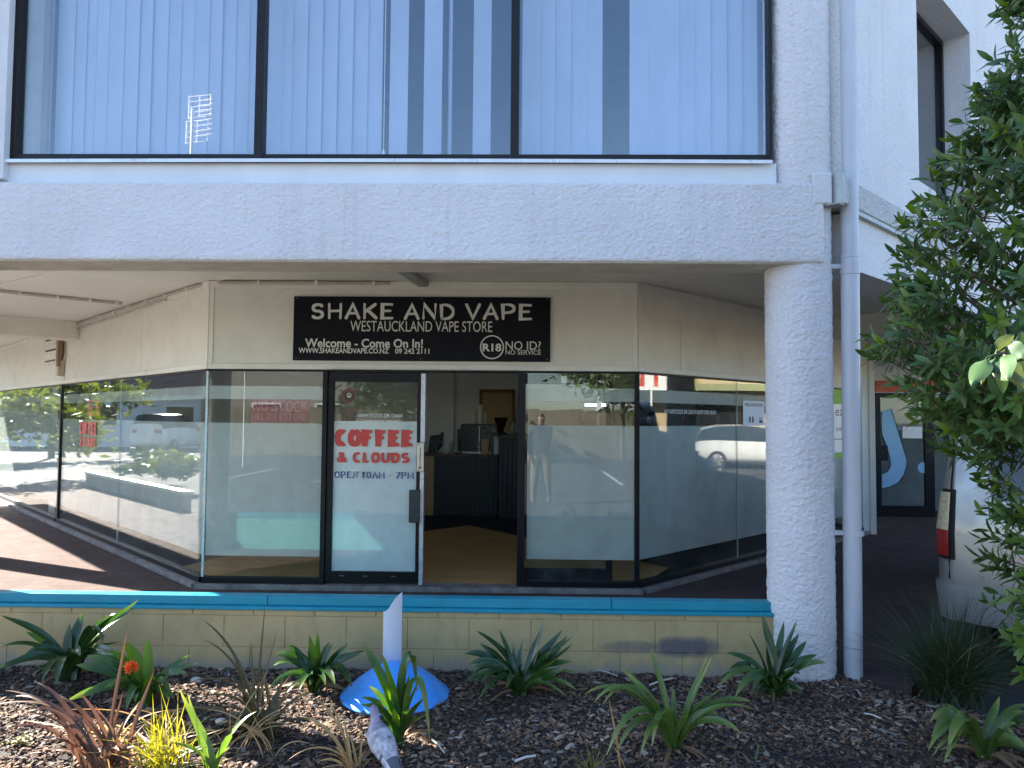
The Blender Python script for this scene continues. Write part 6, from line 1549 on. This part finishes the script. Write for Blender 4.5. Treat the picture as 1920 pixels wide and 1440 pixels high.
# painted bay lines
LINE = M('road_paint', (0.62, 0.62, 0.60), 0.7, 0.1, 6, dirt=(0.25, 0.25, 0.25), dirt_amt=(.5, .7))
for k in range(6):
    g = MB(); g.box((-8 + 2.6 * k, -9.5, -.0965), (-7.9 + 2.6 * k, -4.8, -.096)); g.build('bay_line', LINE, None, kind='structure')
for k in range(5):
    g = MB(); g.box((-24, 8 + 2.7 * k, -.0965), (-19, 8.1 + 2.7 * k, -.096)); g.build('bay_line', LINE, None, kind='structure')
# low wall continuing along the left side
L3 = thing('low_block_wall', (-10.2, 11.3, -.1), 'low pale planter wall beyond the second left column', 'wall')
g = MB(); g.box((6.6, -0.02, -0.12), (12.5, 0.12, 0.22), SIDE); g.build('wall_body', M('grey_planter', (0.16, 0.16, 0.155), 0.8), L3)
g = MB(); g.box((6.58, -0.04, 0.22), (12.52, 0.14, 0.28), SIDE); g.build('cap_rail', MATS['pale_cap'], L3, bevel=0.005)

# ------------------------------------------------------------------ the person taking the picture (seen only mirrored in the door pane)
def skinned(name, J, E, parent, mats, matfn, sub=2):
    me = bpy.data.meshes.new('tmp'); names = list(J); me.from_pydata([J[n][:3] for n in names], [(names.index(a), names.index(b)) for a, b in E], [])
    o = bpy.data.objects.new('tmp', me); COL.objects.link(o)
    o.modifiers.new('s', 'SKIN'); sv = me.skin_vertices[0].data
    for i, n in enumerate(names):
        r = J[n][3]; sv[i].radius = (r, r) if not isinstance(r, tuple) else r
        sv[i].use_root = (i == 0)
    ss = o.modifiers.new('ss', 'SUBSURF'); ss.levels = sub; ss.render_levels = sub
    m2 = bpy.data.meshes.new_from_object(o.evaluated_get(bpy.context.evaluated_depsgraph_get())); bpy.data.objects.remove(o)
    m2.materials.clear()
    for mt in mats: m2.materials.append(mt)
    for p in m2.polygons: p.material_index = matfn(p.center); p.use_smooth = True
    return link(name, m2, parent)
PB = Vector((.30, -.42, -.10))
pe = thing('person', PB, 'person in dark jacket and tan trousers holding a phone up, mirrored in the door pane', 'person')
J = {'pel': (0, 0, .96, (.17, .13)), 'sp': (0, .0, 1.17, (.165, .13)), 'ch': (0, .01, 1.37, (.185, .135)), 'nb': (0, .0, 1.50, (.07, .07)), 'nk': (0, .02, 1.57, .055), 'hd': (0, .04, 1.68, (.078, .092)), 'tp': (0, .03, 1.77, (.06, .075)),
     'hl': (-.10, 0, .92, .105), 'kl': (-.13, .05, .52, .085), 'al': (-.15, .0, .12, .068), 'tl': (-.14, .14, .04, .04),
     'hr': (.10, 0, .92, .105), 'kr': (.12, .0, .52, .085), 'ar': (.16, -.08, .12, .068), 'tr': (.14, .13, .04, .04),
     'sl': (-.19, .0, 1.45, .065), 'el': (-.25, .02, 1.18, .048), 'wl': (-.24, .10, .95, .033), 'pl': (-.235, .125, .89, (.035, .02)),
     'sr': (.19, .0, 1.45, .065), 'er': (.12, .20, 1.32, .048), 'wr': (-.12, .27, 1.55, .033), 'pr': (-.17, .29, 1.60, (.03, .02))}
E = [('pel', 'sp'), ('sp', 'ch'), ('ch', 'nb'), ('nb', 'nk'), ('nk', 'hd'), ('hd', 'tp'), ('pel', 'hl'), ('hl', 'kl'), ('kl', 'al'), ('al', 'tl'), ('pel', 'hr'), ('hr', 'kr'), ('kr', 'ar'), ('ar', 'tr'), ('ch', 'sl'), ('sl', 'el'), ('el', 'wl'), ('wl', 'pl'), ('ch', 'sr'), ('sr', 'er'), ('er', 'wr'), ('wr', 'pr')]
for k, (dx, l) in enumerate(((-.024, .07), (-.008, .08), (.008, .077), (.022, .062))):
    J['fl%d' % k] = (-.235 + dx, .14, .89 - l * .6, .008); J['gl%d' % k] = (-.235 + dx, .155, .89 - l * 1.15, .0065); E += [('pl', 'fl%d' % k), ('fl%d' % k, 'gl%d' % k)]
    J['fr%d' % k] = (-.20 + .01 * k, .33, 1.60 + dx * 1.3, .008); J['gr%d' % k] = (-.24 + .01 * k, .345, 1.60 + dx * 1.3, .0065); E += [('pr', 'fr%d' % k), ('fr%d' % k, 'gr%d' % k)]
J['thl'] = (-.20, .15, .90, .009); J['uhl'] = (-.185, .165, .865, .0075); E += [('pl', 'thl'), ('thl', 'uhl')]
J['thr'] = (-.21, .30, 1.635, .009); J['uhr'] = (-.24, .31, 1.645, .0075); E += [('pr', 'thr'), ('thr', 'uhr')]
SKIN = M('skin', (0.26, 0.15, 0.105), 0.55); JACK = M('dark_jacket', (0.008, 0.009, 0.013), 0.8); TROU = M('tan_trousers', (0.15, 0.125, 0.09), 0.85); SHOE = M('dark_shoe', (0.03, 0.025, 0.02), 0.6); HAIRM = M('dark_hair', (0.02, 0.015, 0.012), 0.6)
def pm(c):
    if c.z > 1.71 or (c.z > 1.60 and c.y < .0 and abs(c.x) < .1): return 4
    if c.z > 1.53 and abs(c.x) < .1 and c.y < .15: return 0
    if (c.x < -.17 and c.z < .97 and c.z > .7 and c.y > .07) or (c.y > .26 and c.z > 1.5): return 0
    if c.z > .97: return 1
    return 3 if c.z < .09 else 2
skinned('body', J, E, pe, [SKIN, JACK, TROU, SHOE, HAIRM], pm)
g = MB()
for s in (-1, 1): g.lathe([(0, -.012), (.012, 0), (0, .012)], PB + Vector((s * .03, .126, 1.685)), 10)
g.build('eye', M('eye_white', (0.7, 0.7, 0.68), 0.2), pe)
g = MB(); g.add([PB + Vector(p) for p in ((-.014, .125, 1.645), (.014, .125, 1.645), (0, .152, 1.648), (0, .128, 1.69))], [(0, 1, 2), (1, 3, 2), (3, 0, 2)], 0, True); g.build('nose', SKIN, pe)
g = MB(); g.box((-.022 + PB.x, .120 + PB.y, 1.615 + PB.z), (.022 + PB.x, .128 + PB.y, 1.625 + PB.z)); g.build('mouth', M('lips', (0.35, 0.14, 0.11), 0.5), pe)
for s in (-1, 1):
    g = MB(); g.lathe([(0, -.03), (.012, -.01), (.014, .01), (0, .03)], PB + Vector((s * .082, .03, 1.675)), 8); g.build('ear', SKIN, pe)
ph = thing('mobile_phone', (0, -.05, 1.55), 'dark mobile phone held up by the mirrored person', 'phone')
g = MB(); g.box((-.036, -.062, 1.50), (.040, -.053, 1.655)); g.build('phone_body', BLACK, ph, bevel=.004)
